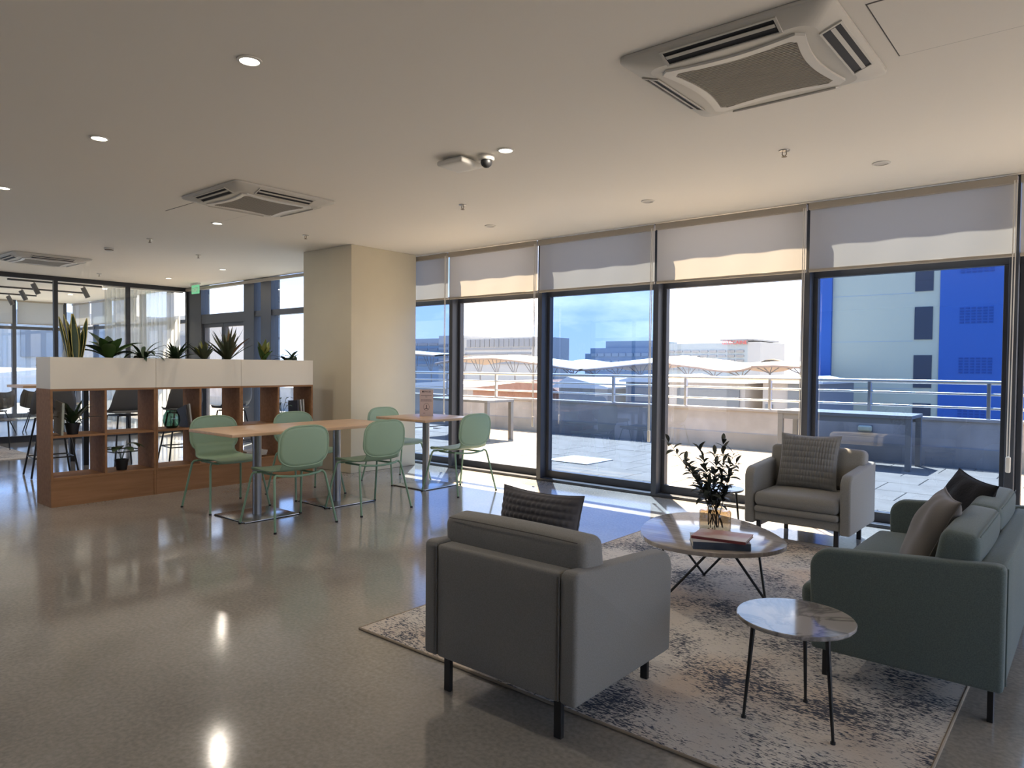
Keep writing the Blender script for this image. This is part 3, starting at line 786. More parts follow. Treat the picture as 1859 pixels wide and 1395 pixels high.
# 2 broad-leaved
p = P('broad_leaf_plant', 'glossy broad-leaved green plant second from the left in the planters', 2.72)
for k in range(16):
    a = 2*PI*k/16+R.uniform(-.2, .2)
    add_leaf(p, 'leaf', leaf_mesh(R.uniform(0.244, 0.366), R.uniform(0.102, 0.132), R.uniform(.5, 1.2), .25, .5, .02, .3), 'leaf_mid' if k % 3 else 'leaf_dark', a, R.uniform(.15, .75), (0, 0, 0))
# 3 arching dark leaves
p = P('arching_plant', 'dark plant with thin arching leaves left of the first planter joint', 3.03)
for k in range(28):
    a = R.uniform(0, 2*PI)
    add_leaf(p, 'leaf', leaf_mesh(R.uniform(0.195, 0.329), R.uniform(0.026, 0.046), R.uniform(1.0, 2.2), .2, .6, .02, .12), 'leaf_dark', a, R.uniform(.1, .7), (0, R.uniform(-.03, .03), 0))
# 4 spiky low
p = P('spiky_agave', 'low dark spiky plant in the middle planter', 3.36)
for k in range(30):
    a = R.uniform(0, 2*PI)
    add_leaf(p, 'leaf', leaf_mesh(R.uniform(0.159, 0.268), R.uniform(0.034, 0.054), R.uniform(.1, .9), .3, .3, .01, .6), 'leaf_dark', a, R.uniform(.25, 1.15), (0, 0, 0))
# 5 upright tuft
p = P('tufted_plant', 'dense upright tufted plant in the middle planter', 3.66)
for k in range(28):
    a = R.uniform(0, 2*PI)
    add_leaf(p, 'leaf', leaf_mesh(R.uniform(0.171, 0.268), R.uniform(0.034, 0.054), R.uniform(0, .5), .3, .35, .01, .6), 'leaf_grey' if k % 3 else 'leaf_yellow', a, R.uniform(.05, .75), (0, 0, 0))
# 6 large aloe
p = P('aloe_plant', 'large spiky aloe at the right end of the middle planter', 3.94, XB-.16)
for k in range(32):
    a = R.uniform(0, 2*PI)
    add_leaf(p, 'leaf', leaf_mesh(R.uniform(0.268, 0.439), R.uniform(0.036, 0.054), R.uniform(-.1, .5), .35, .25, .01, .7), 'leaf_grey' if k % 6 else 'leaf_brown', a, R.uniform(.05, .9), (0, 0, 0))
# 7 yellow-green snake plant
p = P('sansevieria', 'short yellow-green snake plant in the planter by the pillar', 4.36)
for k in range(10):
    a = 2*PI*k/10+R.uniform(-.3, .3)
    add_leaf(p, 'leaf', leaf_mesh(R.uniform(0.183, 0.281), R.uniform(0.060, 0.090), R.uniform(0, .5), .35, .4, .01, .6), 'leaf_yellow' if k % 2 else 'leaf_mid', a, R.uniform(.05, .6), (0, 0, 0))
# 8 small creeper
p = P('creeping_plant', 'small dark creeping plant at the pillar end of the planters', 4.72)
for k in range(22):
    a = R.uniform(0, 2*PI)
    add_leaf(p, 'leaf', leaf_mesh(R.uniform(0.110, 0.244), R.uniform(0.042, 0.066), R.uniform(.8, 1.9), .15, .65, .02, .1), 'leaf_dark', a, R.uniform(.1, .7), (0, R.uniform(-.08, .08), 0))
def pot(parent, r0, r1, h):
    MB().lathe([(0, 0), (r0, 0), (r1*.97, h*.86), (r1*1.04, h*.86), (r1*1.06, h), (r1*.94, h), (r1*.9, h*.8), (0, h*.8)], 24).build('pot', 'pot_black', parent, smooth=35)
XS = XB-DB/2
p = P('potted_fern', 'potted dark plant on the upper shelf of the left bookcase', 2.40, XS+.06, .646, 'potted plants on the shelves'); pot(p, .045, .062, .105)
for k in range(15):
    a = 2*PI*k/15*2.6
    add_leaf(p, 'leaf', leaf_mesh(R.uniform(.20, .31), R.uniform(.042, .058), R.uniform(.2, 1.0), .25, .5, .02, .25), 'leaf_dark', a, R.uniform(.1, .85), (0, 0, .08))
p = P('potted_monstera', 'potted plant with drooping round leaves on the bottom shelf', 2.83, XS+.06, .265, 'potted plants on the shelves'); pot(p, .045, .062, .105)
for k in range(7):
    a = 2*PI*k/7+.4; l = R.uniform(.05, .10)
    tip = (l*.8*math.sin(-a), l*.8*math.cos(a), .08+R.uniform(.12, .18))
    MB().tube([(0, 0, .08), (tip[0]*.4, tip[1]*.4, .16), tip], .0022, 5).build('stem', 'leaf_dark', p)
    add_leaf(p, 'leaf', leaf_mesh(R.uniform(.13, .18), .08, 1.2, .1, .45, .05, .3), 'leaf_dark' if k % 3 else 'leaf_mid', a, 1.2, tip)
p = P('potted_ficus', 'small potted plant on the upper shelf by the pillar', 4.60, XS+.05, .646, 'potted plants on the shelves'); pot(p, .045, .062, .10)
for k in range(8):
    a = 2*PI*k/8*1.6; l = R.uniform(.03, .07)
    tip = (l*math.sin(-a), l*math.cos(a), .08+R.uniform(.10, .2))
    MB().tube([(0, 0, .08), tip], .0022, 5).build('stem', 'leaf_dark', p)
    add_leaf(p, 'leaf', leaf_mesh(R.uniform(.08, .11), .05, 1.0, .1, .45, .05, .3), 'leaf_dark' if k % 2 else 'leaf_mid', a, 1.0, tip)
def book(name_label, loc, dims, mat, rot=(0, 0, 0), group=None, top=None):
    # dims: thickness(x), depth(y), height(z); spine on +x... built standing
    t_, d_, h_ = dims
    b = thing('book', name_label, 'book', loc, 0, group); b.rotation_euler = rot
    MB().box(0, t_, 0, .004, 0, h_).box(0, .002, .004, d_, 0, h_).box(t_-.002, t_, .004, d_, 0, h_).build('cover', mat, b)
    MB().box(.0021, t_-.0021, .0045, d_-.004, .003, h_-.003).build('pages', 'paper', b)
    return b
# books standing and leaning on shelves (spine toward room = rotate so local -y points +x)
SG = 'books on the shelves'
book('pale green book leaning at the left of the near bookcase', (XB-.03, 2.275, .6465), (.018, .22, .30), 'book_green', (0, 0, 0), SG).rotation_euler = (math.radians(7), 0, PI/2)
for k, (yy, an, mt, lb) in enumerate(((3.50, -14, 'book_white', 'white book leaning right beside the teal vase'), (3.475, -16, 'book_dark', 'dark book leaning behind the white one by the teal vase'),
                                  (4.86, -6, 'book_white', 'white book at the pillar end of the upper shelf'), (4.825, -10, 'book_white', 'second pale book leaning at the pillar end of the upper shelf'), (4.785, -3, 'book_dark', 'dark book beside the pale ones at the pillar end'))):
    book(lb, (XB-.04-.02*k % .03, yy-.02, .652), (.016, .20, .25 if mt == 'book_white' else .24), mt, (math.radians(-an*-1), 0, PI/2), SG)
for k in range(3):
    bb = book(('bottom', 'middle', 'top')[k]+' book of the flat white stack on the low shelf by the long table', (XB-.03, 4.14+.01*k, .2655+.019*k), (.018, .20, .26), 'book_white', (0, 0, 0), SG)
    bb.rotation_euler = (-PI/2, -PI/2, 0); bb.location = (XB-.26+.01*k, 4.10, .2655+.0185*k+.018)
v = thing('teal_glass_vase', 'dark teal fluted glass vase on the upper shelf', 'vase', (XS+.05, 3.32, .646))
pr = [(.045, 0), (.07, .03), (.082, .08), (.075, .13), (.055, .17), (.050, .185)]
vs_ = []; n = 40
vm = MB()
for r, z in pr:
    for k in range(n): a = 2*PI*k/n; rr = r*(1+.035*math.cos(12*a)); vs_.append((rr*math.cos(a), rr*math.sin(a), z))
vm.add(vs_, [(i*n+k, i*n+(k+1) % n, (i+1)*n+(k+1) % n, (i+1)*n+k) for i in range(len(pr)-1) for k in range(n)] + [tuple(range(n-1, -1, -1))])
vm.build('vase_body', 'teal_glass', v, smooth=70)
MB().lathe([(.048, .185), (.054, .185), (.054, .190), (.048, .190), (.048, .185)], 30).build('vase_rim', 'teal_glass', v, smooth=40)

# ================================================================== LOUNGE SEATING (built facing +Y)
def seating(name, label, cat, W, D, ncush, mat, seam, loc, rz, prot=.03, group=None):
    s = thing(name, label, cat, loc, rz, group)
    hw, hd = W/2, D/2; aw = .072; zb = .145
    # arms with rounded top front corner, slightly sloped top
    for sx in (-1, 1):
        pr = [(-hd, zb), (hd-.01, zb)]
        R_ = .085
        zt = .572
        for k in range(9):
            a = PI/2*k/8; pr.append((hd-R_+R_*math.sin(PI/2-a)-.0*k, zt-R_+R_*math.cos(PI/2-a)))
        pr += [(-hd+.02, .612), (-hd, .600)]
        x0, x1 = (hw-aw, hw) if sx > 0 else (-hw, -hw+aw)
        MB().extr(pr, 'x', x0, x1).build('arm', mat, s, smooth=40, bevel=.016, bseg=3)
    MB().soft(0, -hd+.045, (zb+.602)/2, W-2*aw-.002, .088, .602-zb, .015, 8).build('back_panel', mat, s, smooth=50)
    for sx in (-1, 1):
        MB().tube([(sx*(hw-aw), -hd-.001, zb+.01), (sx*(hw-aw), -hd-.001, .59)], .003, 6).build('seam', seam, s)
    iw = W-2*aw-.004
    MB().soft(0, (.03), .205, iw, D-.10, .07, .012, 8).build('seat_base', mat, s, smooth=50)
    cw = iw/ncush
    for k in range(ncush):
        cx = -iw/2+cw*(k+.5)
        MB().soft(cx, .045+prot/2, .262, cw-.006, D-.13+prot, .05, .022, 8).build('seat_pad', mat, s, smooth=60)
        cu = MB().soft(cx, .045+prot/2, .338, cw-.004, D-.13+prot, .105, .038, 12, (0, .008, .012)).build('seat_cushion', mat, s, smooth=60)
        bw = (W-.09)/ncush
        bx = -(W-.09)/2+bw*(k+.5)
        wid = bw-.006 if ncush > 1 else W-.055
        bc = MB().soft(0, 0, 0, wid, .165, .31, .035, 12, (0, .014, .012), .22).build('back_cushion', mat, s, smooth=60)
        bc.location = (bx if ncush > 1 else 0, -hd+.165, .548); bc.rotation_euler = (math.radians(6), 0, 0)
        h_, d_, w_ = .31/2, .165/2, wid/2
        MB().tube([(-w_+.03, -d_*.75, h_*.985), (-w_*.5, -d_*.80, h_*1.02), (w_*.5, -d_*.80, h_*1.02), (w_-.03, -d_*.75, h_*.985)], .0022, 5).build('piping', seam, bc)
    for sx in (-1, 1):
        for sy in (-1, 1):
            lx, ly = sx*(hw-.10), sy*(hd-.045)-.0
            MB().box(lx-.016, lx+.016, ly-.010, ly+.010, 0, zb+.03).build('leg', 'black_metal', s, bevel=.002)
    for sx in (-1, 1):
        lx = sx*(hw-.10)
        MB().box(lx-.016, lx+.016, -hd+.06, hd-.06, zb-.012, zb+.02).build('leg_rail', 'black_metal', s)
    return s
seating('armchair', 'dark grey armchair seen from behind in the foreground', 'armchair', .755, .70, 1, 'grey_fabric', 'seam_grey', (-1.735, 2.315, 0), 0, .02, 'grey armchairs')
seating('armchair', 'light grey armchair facing the camera by the windows', 'armchair', .755, .70, 1, 'grey_fabric', 'seam_grey', (-1.71, 5.60, 0), PI, .03, 'grey armchairs')
seating('sofa', 'grey-green two-seat sofa at the right edge', 'sofa', 1.52, .68, 2, 'green_fabric', 'seam_green', (-.595, 3.83, 0), PI/2, .08)

def pillow_mesh(w_, h_, t_, style, n=48, seed=1):
    R2 = random.Random(seed)
    vs = []; fs = []
    ph = [R2.uniform(0, 6) for _ in range(6)]
    for side in (1, -1):
        for j in range(n+1):
            for i in range(n+1):
                u = -1+2*i/n; v_ = -1+2*j/n
                g = max(0, (1-abs(u)**2.6))*max(0, (1-abs(v_)**2.6))
                z = t_/2*(g**.55)
                # pinched edges, pointed corners
                x = u*w_/2*(1-.07*(1-abs(v_)**2)*0 - .075*(1-v_*v_)*abs(u)**3)
                y = v_*h_/2*(1-.075*(1-u*u)*abs(v_)**3)
                wr = .004*math.sin(5*u+3*v_+ph[0])*math.sin(4*v_-2*u+ph[1])
                z += wr*g
                if style == 'rib':     # rows of chunky quilted ribs
                    row = math.sin(v_*PI*10.5)
                    z += g**.4*(.010*abs(math.cos(v_*PI*7))+.0035*math.sin(u*PI*16+(round(v_*7) % 2)*PI/2)*abs(math.cos(v_*PI*7)))
                elif style == 'waffle':
                    band = abs(math.cos((v_+.02)*PI*4.5))**.35
                    z += g**.4*(.016*band*abs(math.cos(u*PI*11))-.002)
                elif style == 'velvet':
                    z += g*.006*math.sin(9*u*v_+ph[2]+3*u)
                vs.append((x, y, side*z))
    m_ = n+1
    for s_ in range(2):
        o_ = s_*m_*m_
        for j in range(n):
            for i in range(n):
                a = o_+j*m_+i; q = (a, a+1, a+m_+1, a+m_)
                fs.append(q if s_ == 0 else q[::-1])
    me = bpy.data.meshes.new('pillow'); me.from_pydata(vs, [], fs)
    b = bmesh.new(); b.from_mesh(me); bmesh.ops.remove_doubles(b, verts=b.verts, dist=.0004); b.to_mesh(me); b.free()
    for p_ in me.polygons: p_.use_smooth = True
    return me
def pillow(label, w_, h_, t_, style, mat, loc, rx, ry, rz, seed=1, cord=None):
    me = pillow_mesh(w_, h_, t_, style, 84 if style in ('rib', 'waffle') else 40, seed); me.materials.append(M[mat])
    p_ = thing('throw_pillow', label, 'pillow', loc, 0, 'throw pillows')
    p_.rotation_mode = 'ZXY' if False else 'XYZ'
    p_.rotation_euler = (rx, ry, rz)
    link('pillow_body', me, p_, (0, h_*0+0, 0))
    # seam piping round the edge
    pts = []
    for k in range(4):
        for q in range(12):
            t = -1+2*q/12
            u, v_ = ((t, -1), (1, t), (-t, 1), (-1, -t))[k]
            pts.append((u*w_/2*(1-.075*(1-v_*v_)*abs(u)**3), v_*h_/2*(1-.075*(1-u*u)*abs(v_)**3), 0))
    pts.append(pts[0])
    MB().tube(pts, .003, 6, caps=False).build('piping', mat, p_, smooth=60)
    return p_
pillow('charcoal ribbed pillow leaning in the foreground armchair', .43, .42, .13, 'rib', 'charcoal_rib', (-1.83, 2.345, .585), math.radians(78), 0, math.radians(0), 3)
pillow('grey waffle-knit square pillow on the armchair by the windows', .45, .43, .13, 'waffle', 'grey_waffle', (-1.745, 5.655, .60), math.radians(74), 0, math.radians(0), 5)
pillow('taupe velvet pillow leaning on the near end of the sofa', .43, .43, .15, 'velvet', 'taupe_velvet', (-.585, 3.60, .575), math.radians(66), 0, math.radians(-74), 7)
pillow('black velvet pillow leaning on the far end of the sofa', .42, .42, .14, 'velvet', 'black_velvet', (-.555, 4.22, .585), math.radians(68), math.radians(4), math.radians(-60), 9)

# ================================================================== RUGS AND LOW TABLES
r = thing('area_rug', 'distressed ivory and navy area rug under the armchairs and sofa', 'rug', (-1.61, 3.83, 0))
MB().box(-1.205, 1.205, -1.645, 1.645, .0005, .010).build('rug_body', 'rug_pile', r)
pm('rug_binding', (.36, .30, .23), .9, spec=.1)
bd = [(-1.205, -1.645), (1.205, -1.645), (1.205, 1.645), (-1.205, 1.645)]
mb = MB()
for k in range(4): mb.tube([(*bd[k], .0065), (*bd[(k+1) % 4], .0065)], .0062, 8)
mb.build('binding_edge', 'rug_binding', r, smooth=40)
r = thing('area_rug', 'pale rug on the floor at the far left in front of the glass partition', 'rug', (-12.35, 2.2, 0))
MB().box(-1.15, 1.15, -1.6, 1.05, .0005, .009).build('rug_body', 'pale_rug_pile', r)
# coffee table with pebble-shaped top
CT = [(-2.097, 3.694), (-2.16, 3.863), (-2.195, 4.04), (-2.175, 4.207), (-2.116, 4.325), (-2.0, 4.405), (-1.818, 4.367), (-1.676, 4.304), (-1.522, 4.185), (-1.407, 4.067), (-1.33, 3.958), (-1.297, 3.88), (-1.29, 3.80), (-1.312, 3.69), (-1.37, 3.585), (-1.489, 3.475), (-1.618, 3.425), (-1.73, 3.412), (-1.84, 3.431), (-1.938, 3.489), (-2.024, 3.58)]
def smooth_loop(p, it=2):
    for _ in range(it):
        q = []
        for i in range(len(p)):
            a, b = p[i], p[(i+1) % len(p)]
            q += [(a[0]*.75+b[0]*.25, a[1]*.75+b[1]*.25), (a[0]*.25+b[0]*.75, a[1]*.25+b[1]*.75)]
        p = q
    return p
ctc = (-1.74, 3.90)
ct = thing('coffee_table', 'pebble-shaped pale stone coffee table with black zigzag legs', 'coffee table', (*ctc, 0))
pl = smooth_loop([(x-ctc[0], y-ctc[1]) for x, y in CT])[::-1]
MB().prism(pl, .336, .360).build('table_top', 'table_travertine', ct, smooth=30, bevel=.003)
feet = [(-1.43, 3.93), (-1.905, 4.165), (-1.885, 3.62)]
feet = [(x-ctc[0], y-ctc[1]) for x, y in feet]; cen = (sum(f[0] for f in feet)/3, sum(f[1] for f in feet)/3)
for k, f in enumerate(feet):
    for d_ in (-1, 1):
        an = math.atan2(f[1]-cen[1], f[0]-cen[0]) + d_*math.radians(52)
        tp = (cen[0]+.30*math.cos(an), cen[1]+.30*math.sin(an), .336)
        MB().tube([(f[0], f[1], .017), tp], .0075, 8).build('leg', 'black_metal', ct, smooth=40)
    MB().lathe([(0, .0105), (.010, .0105), (.010, .018), (0, .02)], 10, f[0], f[1]).build('foot', 'rubber_black', ct)
def side_table(label, loc, rad, ht, z0, rz, group='marble side tables', sq=1.0):
    s = thing('side_table', label, 'side table', (loc[0], loc[1], z0), rz, group)
    prof = [(0, ht-.016), (rad-.004, ht-.016), (rad, ht-.010), (rad, ht-.003), (rad-.003, ht), (0, ht)]
    t_ = MB().lathe(prof, 56); t_.v = [(x, y*sq, z) for x, y, z in t_.v]
    t_.build('table_top', 'table_marble', s, smooth=30)
    rg = MB().lathe([(rad-.05, ht-.022), (rad-.03, ht-.022), (rad-.03, ht-.016), (rad-.05, ht-.016), (rad-.05, ht-.022)], 40); rg.build('support_ring', 'black_metal', s)
    for k in range(3):
        a = 2*PI*k/3
        lg = MB().tube([((rad-.06)*math.cos(a), (rad-.06)*math.sin(a), ht-.018), ((rad-.045)*math.cos(a), (rad-.045)*math.sin(a), ht*.5), ((rad-.028)*math.cos(a), (rad-.028)*math.sin(a), .008)], .0095, 8, True, .0055).build('leg', 'black_metal', s, smooth=40)
        MB().lathe([(0, 0), (.009, 0), (.009, .008), (0, .009)], 10, (rad-.028)*math.cos(a), (rad-.028)*math.sin(a)).build('foot', 'rubber_black', lg)
    return s
side_table('small marble-topped side table with black legs in the foreground', (-.858, 2.665), .208, .392, .0105, math.radians(214))
side_table('small side table beside the light grey armchair, behind the vase', (-2.335, 5.37), .185, .362, .0005, math.radians(25))

# vase with olive branches
vx, vy = -1.765, 4.0
v = thing('glass_vase', 'amber glass vase on the coffee table', 'vase', (vx, vy, .360))
MB().lathe([(0, .001), (.088, .001), (.092, .006), (.092, .098), (.086, .108), (.072, .112), (.052, .113), (.046, .116)], 40).build('vase_body', 'amber_glass', v, smooth=45)
MB().lathe([(.046, .116), (.044, .122), (.044, .136), (.050, .142), (.047, .143), (.041, .137), (.041, .118)], 40).build('vase_neck', 'neck_glass', v, smooth=45)
br = thing('olive_branches', 'dark leafy olive branches standing in the amber vase', 'plant', (vx, vy, .364))
lm_ = []
for k in range(4):
    rows = leaf_mesh(.066+.008*k, .022+.003*k, .5+.25*k, .2, .45, .02, .15, 6)
    me = MB().grid(rows).mesh('leaf', smooth=70); me.materials.append(M['olive_leaf']); lm_.append(me)
R3 = random.Random(5)
rt_h = Vector((rt0.x, rt0.y, 0)); bk_h = Vector((fw.x, fw.y, 0)).normalized()
BR = [(-.27, .50, .05), (-.20, .40, -.04), (-.10, .46, .03), (-.03, .44, -.06), (.06, .50, .04), (.10, .44, -.05), (.135, .38, .02), (.02, .36, .08), (-.09, .34, -.08), (-.15, .33, .02), (.08, .31, -.02)]
for bi, (sx, hz, dy) in enumerate(BR):
    pts = []
    for q in range(12):
        t = q/11
        lat = sx*(t**1.6) + .012*math.sin(6*t+bi)
        b0 = .05*(1-t)*math.sin(bi*1.7)
        pp = rt_h*(lat*1.0 + b0*.6*(1-t)) + bk_h*(dy*t**1.5 + .05*(1-t)*math.cos(bi*2.1))
        pts.append(Vector((pp.x, pp.y, .006+hz*t)))
    bo = MB().tube(pts, .0032, 6, True, .0012).build('branch', 'twig', br, smooth=50)
    nl = 21
    for q in range(nl):
        t = .34+.66*(q+.5)/nl; i0 = min(10, int(t*11)); fr_ = t*11-i0
        pos = pts[i0].lerp(pts[i0+1], fr_)
        o = link('leaf', lm_[R3.randrange(4)], bo, pos)
        o.rotation_euler = (-R3.uniform(.3, 1.1), R3.uniform(-.3, .3), q*2.4+R3.uniform(-.5, .5))
        sca = R3.uniform(.75, 1.15); o.scale = (sca, sca, sca)
    o = link('leaf', lm_[1], bo, pts[-1]); o.rotation_euler = (-.3, 0, R3.uniform(0, 6))
# books on coffee table (lying flat)
def flat_book(label, loc, w_, d_, t_, rz, cov, spine):
    b = thing('book', label, 'book', loc, rz, 'books on the coffee table')
    MB().box(-w_/2, w_/2, -d_/2, d_/2, 0, .0025).build('back_cover', spine, b)
    MB().box(-w_/2, w_/2, -d_/2, d_/2, t_-.0025, t_).build('front_cover', cov, b)
    MB().box(-w_/2, w_/2, -d_/2, -d_/2+.004, .0025, t_-.0025).build('spine', spine, b)
    MB().box(-w_/2+.003, w_/2-.003, -d_/2+.004, d_/2-.004, .0025, t_-.0025).build('pages', 'paper', b)
    return b
a = math.radians(31)
flat_book('thick dark blue book under the red one on the coffee table', (-1.522+.105*math.sin(-a), 3.54+.105*math.cos(a), .3602), .295, .21, .040, a, 'book_cover_pale', 'book_blue')
flat_book('thin red book on top of the blue book on the coffee table', (-1.565, 3.645, .4004), .285, .20, .016, math.radians(10), 'book_red', 'book_maroon')

# ================================================================== HIGH TABLE AND STOOLS BEHIND THE BOOKCASES
def stool_proto():
    s = thing('bar_stool', '', 'stool', (0, 0, 0), 0, 'grey bar stools behind the bookcases')
    prof = [(.20, .685, .17), (.17, .70, .20), (.05, .695, .22), (-.07, .70, .225), (-.15, .735, .225), (-.195, .80, .225), (-.215, .88, .215), (-.225, .96, .19), (-.23, 1.01, .14)]
    rows = [[(-hw_+2*hw_*k/12, y+.9*(-hw_+2*hw_*k/12)**2*(1 if z > .72 else .1), z+.03*abs(-1+2*k/12)**2.5) for k in range(13)] for y, z, hw_ in prof]
    o = MB().grid(rows).build('shell', 'grey_shell', s, smooth=70); md = o.modifiers.new('thick', 'SOLIDIFY'); md.thickness = .010
    MB().soft(0, .02, .712, .36, .36, .03, .014, 8).build('seat_pad', 'grey_fabric', s, smooth=60)
    MB().box(-.12, .12, -.12, .12, .655, .675).build('seat_plate', 'black_metal', s)
    for sx in (-1, 1):
        for sy in (-1, 1): MB().tube([(sx*.13, sy*.12, .665), (sx*.235, sy*.225, .003)], .011, 8).build('leg', 'black_metal', s, smooth=40)
    k = .72
    P4 = [(sx*.2, sy*.19, .22) for sx, sy in ((-1, -1), (1, -1), (1, 1), (-1, 1))]
    MB().tube(P4+[P4[0]], .008, 8).build('foot_ring', 'black_metal', s)
    return s
st = stool_proto()
SL = [(-9.4, 2.83, 'grey bar stool seen through the left cubbyholes, nearest the planter end'), (-9.4, 3.62, 'second grey bar stool, behind the left bookcase divider'),
      (-9.4, 4.35, 'grey bar stool behind the teal vase'), (-9.4, 5.05, 'grey bar stool behind the middle bookcase, nearest the pillar')]
for i, (x, y, lb) in enumerate(SL):
    o = st if i == 0 else dup(st)
    o.location = (x, y, 0); o.rotation_euler = (0, 0, PI/2 + (.15 if i % 2 else -.1)); o['label'] = lb
t = thing('high_table', 'dark-legged high table behind the bar stools', 'table', (-10.25, 4.0, 0))
MB().box(-.32, .32, -1.3, 1.3, 1.0, 1.03).build('table_top', 'oak_top', t)
for sx in (-.24, .24):
    for sy in (-.6, .95): MB().box(sx-.03, sx+.03, sy-.03, sy+.03, 0, 1.0).build('leg', 'black_metal', t)
side_table('small tripod side table on the pale rug at the far left', (-12.55, 3.15), .19, .45, .0095, .3, 'marble side tables')
# glazed room furniture
def lounge_proto():
    s = thing('shell_chair', '', 'chair', (0, 0, 0), 0, 'brown shell chairs in the glazed room')
    prof = [(.24, .42, .2), (.2, .44, .25), (.0, .43, .27), (-.13, .45, .27), (-.2, .53, .27), (-.24, .65, .25), (-.255, .76, .2)]
    rows = [[(-hw_+2*hw_*k/12, y+1.0*(-hw_+2*hw_*k/12)**2*(1 if z > .47 else .2), z+.05*abs(-1+2*k/12)**2.5) for k in range(13)] for y, z, hw_ in prof]
    o = MB().grid(rows).build('shell', 'brown_shell', s, smooth=70); md = o.modifiers.new('thick', 'SOLIDIFY'); md.thickness = .015
    for sx in (-1, 1):
        for sy in (-1, 1): MB().tube([(sx*.1, sy*.1, .43), (sx*.22, sy*.22, .003)], .010, 8).build('leg', 'black_metal', s, smooth=40)
    MB().box(-.13, .13, -.13, .13, .405, .428).build('seat_plate', 'black_metal', s)
    return s
lc = lounge_proto()
for i, (x, y, rz, lb) in enumerate(((-15.4, 3.75, 2.0, 'brown shell chair behind the glass at the left picture edge'), (-15.5, 4.45, 1.2, 'brown shell chair behind the glass beside the near bookcase'), (-16.4, 5.2, .4, 'brown shell chair deeper in the glazed room'))):
    o = lc if i == 0 else dup(lc)
    o.location = (x, y, 0); o.rotation_euler = (0, 0, rz); o['label'] = lb
# blinds in glazed room
k = 0
FBL = ['far roller blind at the left picture edge', 'far roller blind left of the first partition post', 'far roller blind right of the first partition post']
for a, b in ((2.6, 4.1), (4.1, 5.15), (5.15, 6.2)):
    bl = thing('roller_blind', FBL[k], 'blind', (XF+.10, a, 2.22), 0, 'roller blinds of the glazed room'); k += 1
    MB().box(-.004, .004, .05, b-a-.05, 0, .52).build('fabric', 'far_blind_fabric', bl)
    MB().box(-.02, .02, .04, b-a-.04, .50, .54).build('head_rail', 'blind_rail', bl)
    MB().box(-.010, .010, .05, b-a-.05, -.02, 0).build('hem_bar', 'blind_rail', bl)
k = 0
for a, b in ((.0, 1.2), (1.2, 2.5), (2.5, 3.8)):
    bl = thing('roller_blind', ['far corner roller blind on the window side', 'middle far roller blind on the window side, warm lit', 'far roller blind on the window side next to the curtain'][k], 'blind', (XF+a, YW-.11, 2.22), 0, 'roller blinds of the glazed room'); k += 1
    MB().box(.05, b-a-.05, -.004, .004, 0, .50).build('fabric', 'far_blind_fabric', bl)
    MB().box(.04, b-a-.04, -.02, .02, .49, .53).build('head_rail', 'blind_rail', bl)
    MB().box(.05, b-a-.05, -.010, .010, -.02, 0).build('hem_bar', 'blind_rail', bl)
cu = thing('sheer_curtain', 'sheer white pleated curtain behind the glass partition', 'curtain', (XP-.16, 5.0, 0))
rows = [[(.035*math.sin(j*1.25)*(1 if i else .7), 1.36*j/90, .03+2.64*i/6) for j in range(91)] for i in range(7)]
MB().grid(rows).build('curtain_cloth', 'sheer_curtain', cu, smooth=80)
MB().box(-.02, .02, -.02, 1.40, 2.68, 2.70).build('curtain_track', 'white_plastic', cu)
def track(x, y, L, heads, label):
    t = thing('track_light', label, 'track light', (x, y, ZC), 0, 'ceiling track lights in the glazed room')
    MB().box(-.018, .018, -L/2, L/2, -.03, 0).build('track_rail', 'black_metal', t)
    for hy in heads:
        MB().tube([(0, hy, -.03), (0, hy, -.07)], .008, 8).build('swivel', 'black_metal', t)
        h_ = MB().tube([(0, hy-.02, -.06), (.02, hy+.06, -.24)], .042, 16).build('lamp_head', 'grey_shell', t, smooth=40)
track(-14.6, 4.5, 1.5, (-.35, .45), 'track light rail nearest the partition glass')
track(-16.2, 4.6, 1.8, (-.2,), 'middle track light rail in the glazed room')
track(-17.8, 4.3, 1.6, (.3,), 'track light rail at the back of the glazed room')

# ================================================================== TERRACE
tf = MB().box(-40, 14, YW+.14, 11.6, -.3, -.022).box(XR+.2, 14, -12, YW+.14, -.3, -.022).box(-30, XF-.2, -12, YW+.14, -.3, -.022).build('terrace_floor', 'paver_bed'); tag(tf, kind='structure')
PW = .62; me_p = None
y = YW+.16; j = 0
while y < 11.1:
    x = -10.9; i = 0
    while x < 3.4:
        if me_p is None:
            me_p = MB().box(.004, PW-.004, .004, PW-.004, -.022, 0).mesh('paver', None, .004, 1); me_p.materials.append(M['paver_stone'])
        o = link('paver', me_p, tf, (x+(PW/2 if j % 2 else 0), y, random.uniform(-.003, .001)))
        x += PW; i += 1
    y += PW; j += 1
MB().box(-40, -11.2, YW+.16, 11.3, -.022, -.002).box(-30, XF-.25, -12, YW+.16, -.022, -.002).box(XR+.25, 14, -12, YW+.16, -.022, -.002).build('paver_field', 'paver_stone', tf)['kind'] = 'stuff'
MB().box(3.7, 14, YW+.16, 11.3, -.022, -.002).build('paver_field', 'paver_stone', tf)['kind'] = 'stuff'
wp = struct('wall_parapet', (0, 11.3, 0))
MB().box(-40, 14, 0, .22, .25, .62).build('parapet_wall', 'parapet_concrete', wp)
MB().box(-40, 14, -.03, .22, -.03, .25).build('parapet_base', 'parapet_base', wp)
MB().box(-40, 14, -.02, .24, .62, .655).build('parapet_cap', 'parapet_concrete', wp)
rl = thing('railing', 'round steel railing on top of the terrace parapet', 'railing', (0, 11.42, .655))
for z, r_ in ((.495, .030), (.335, .017), (.145, .017)):
    MB().tube([(-40, 0, z), (14, 0, z)], r_, 10).build('rail', 'rail_steel', rl, smooth=50)
x = -1.19
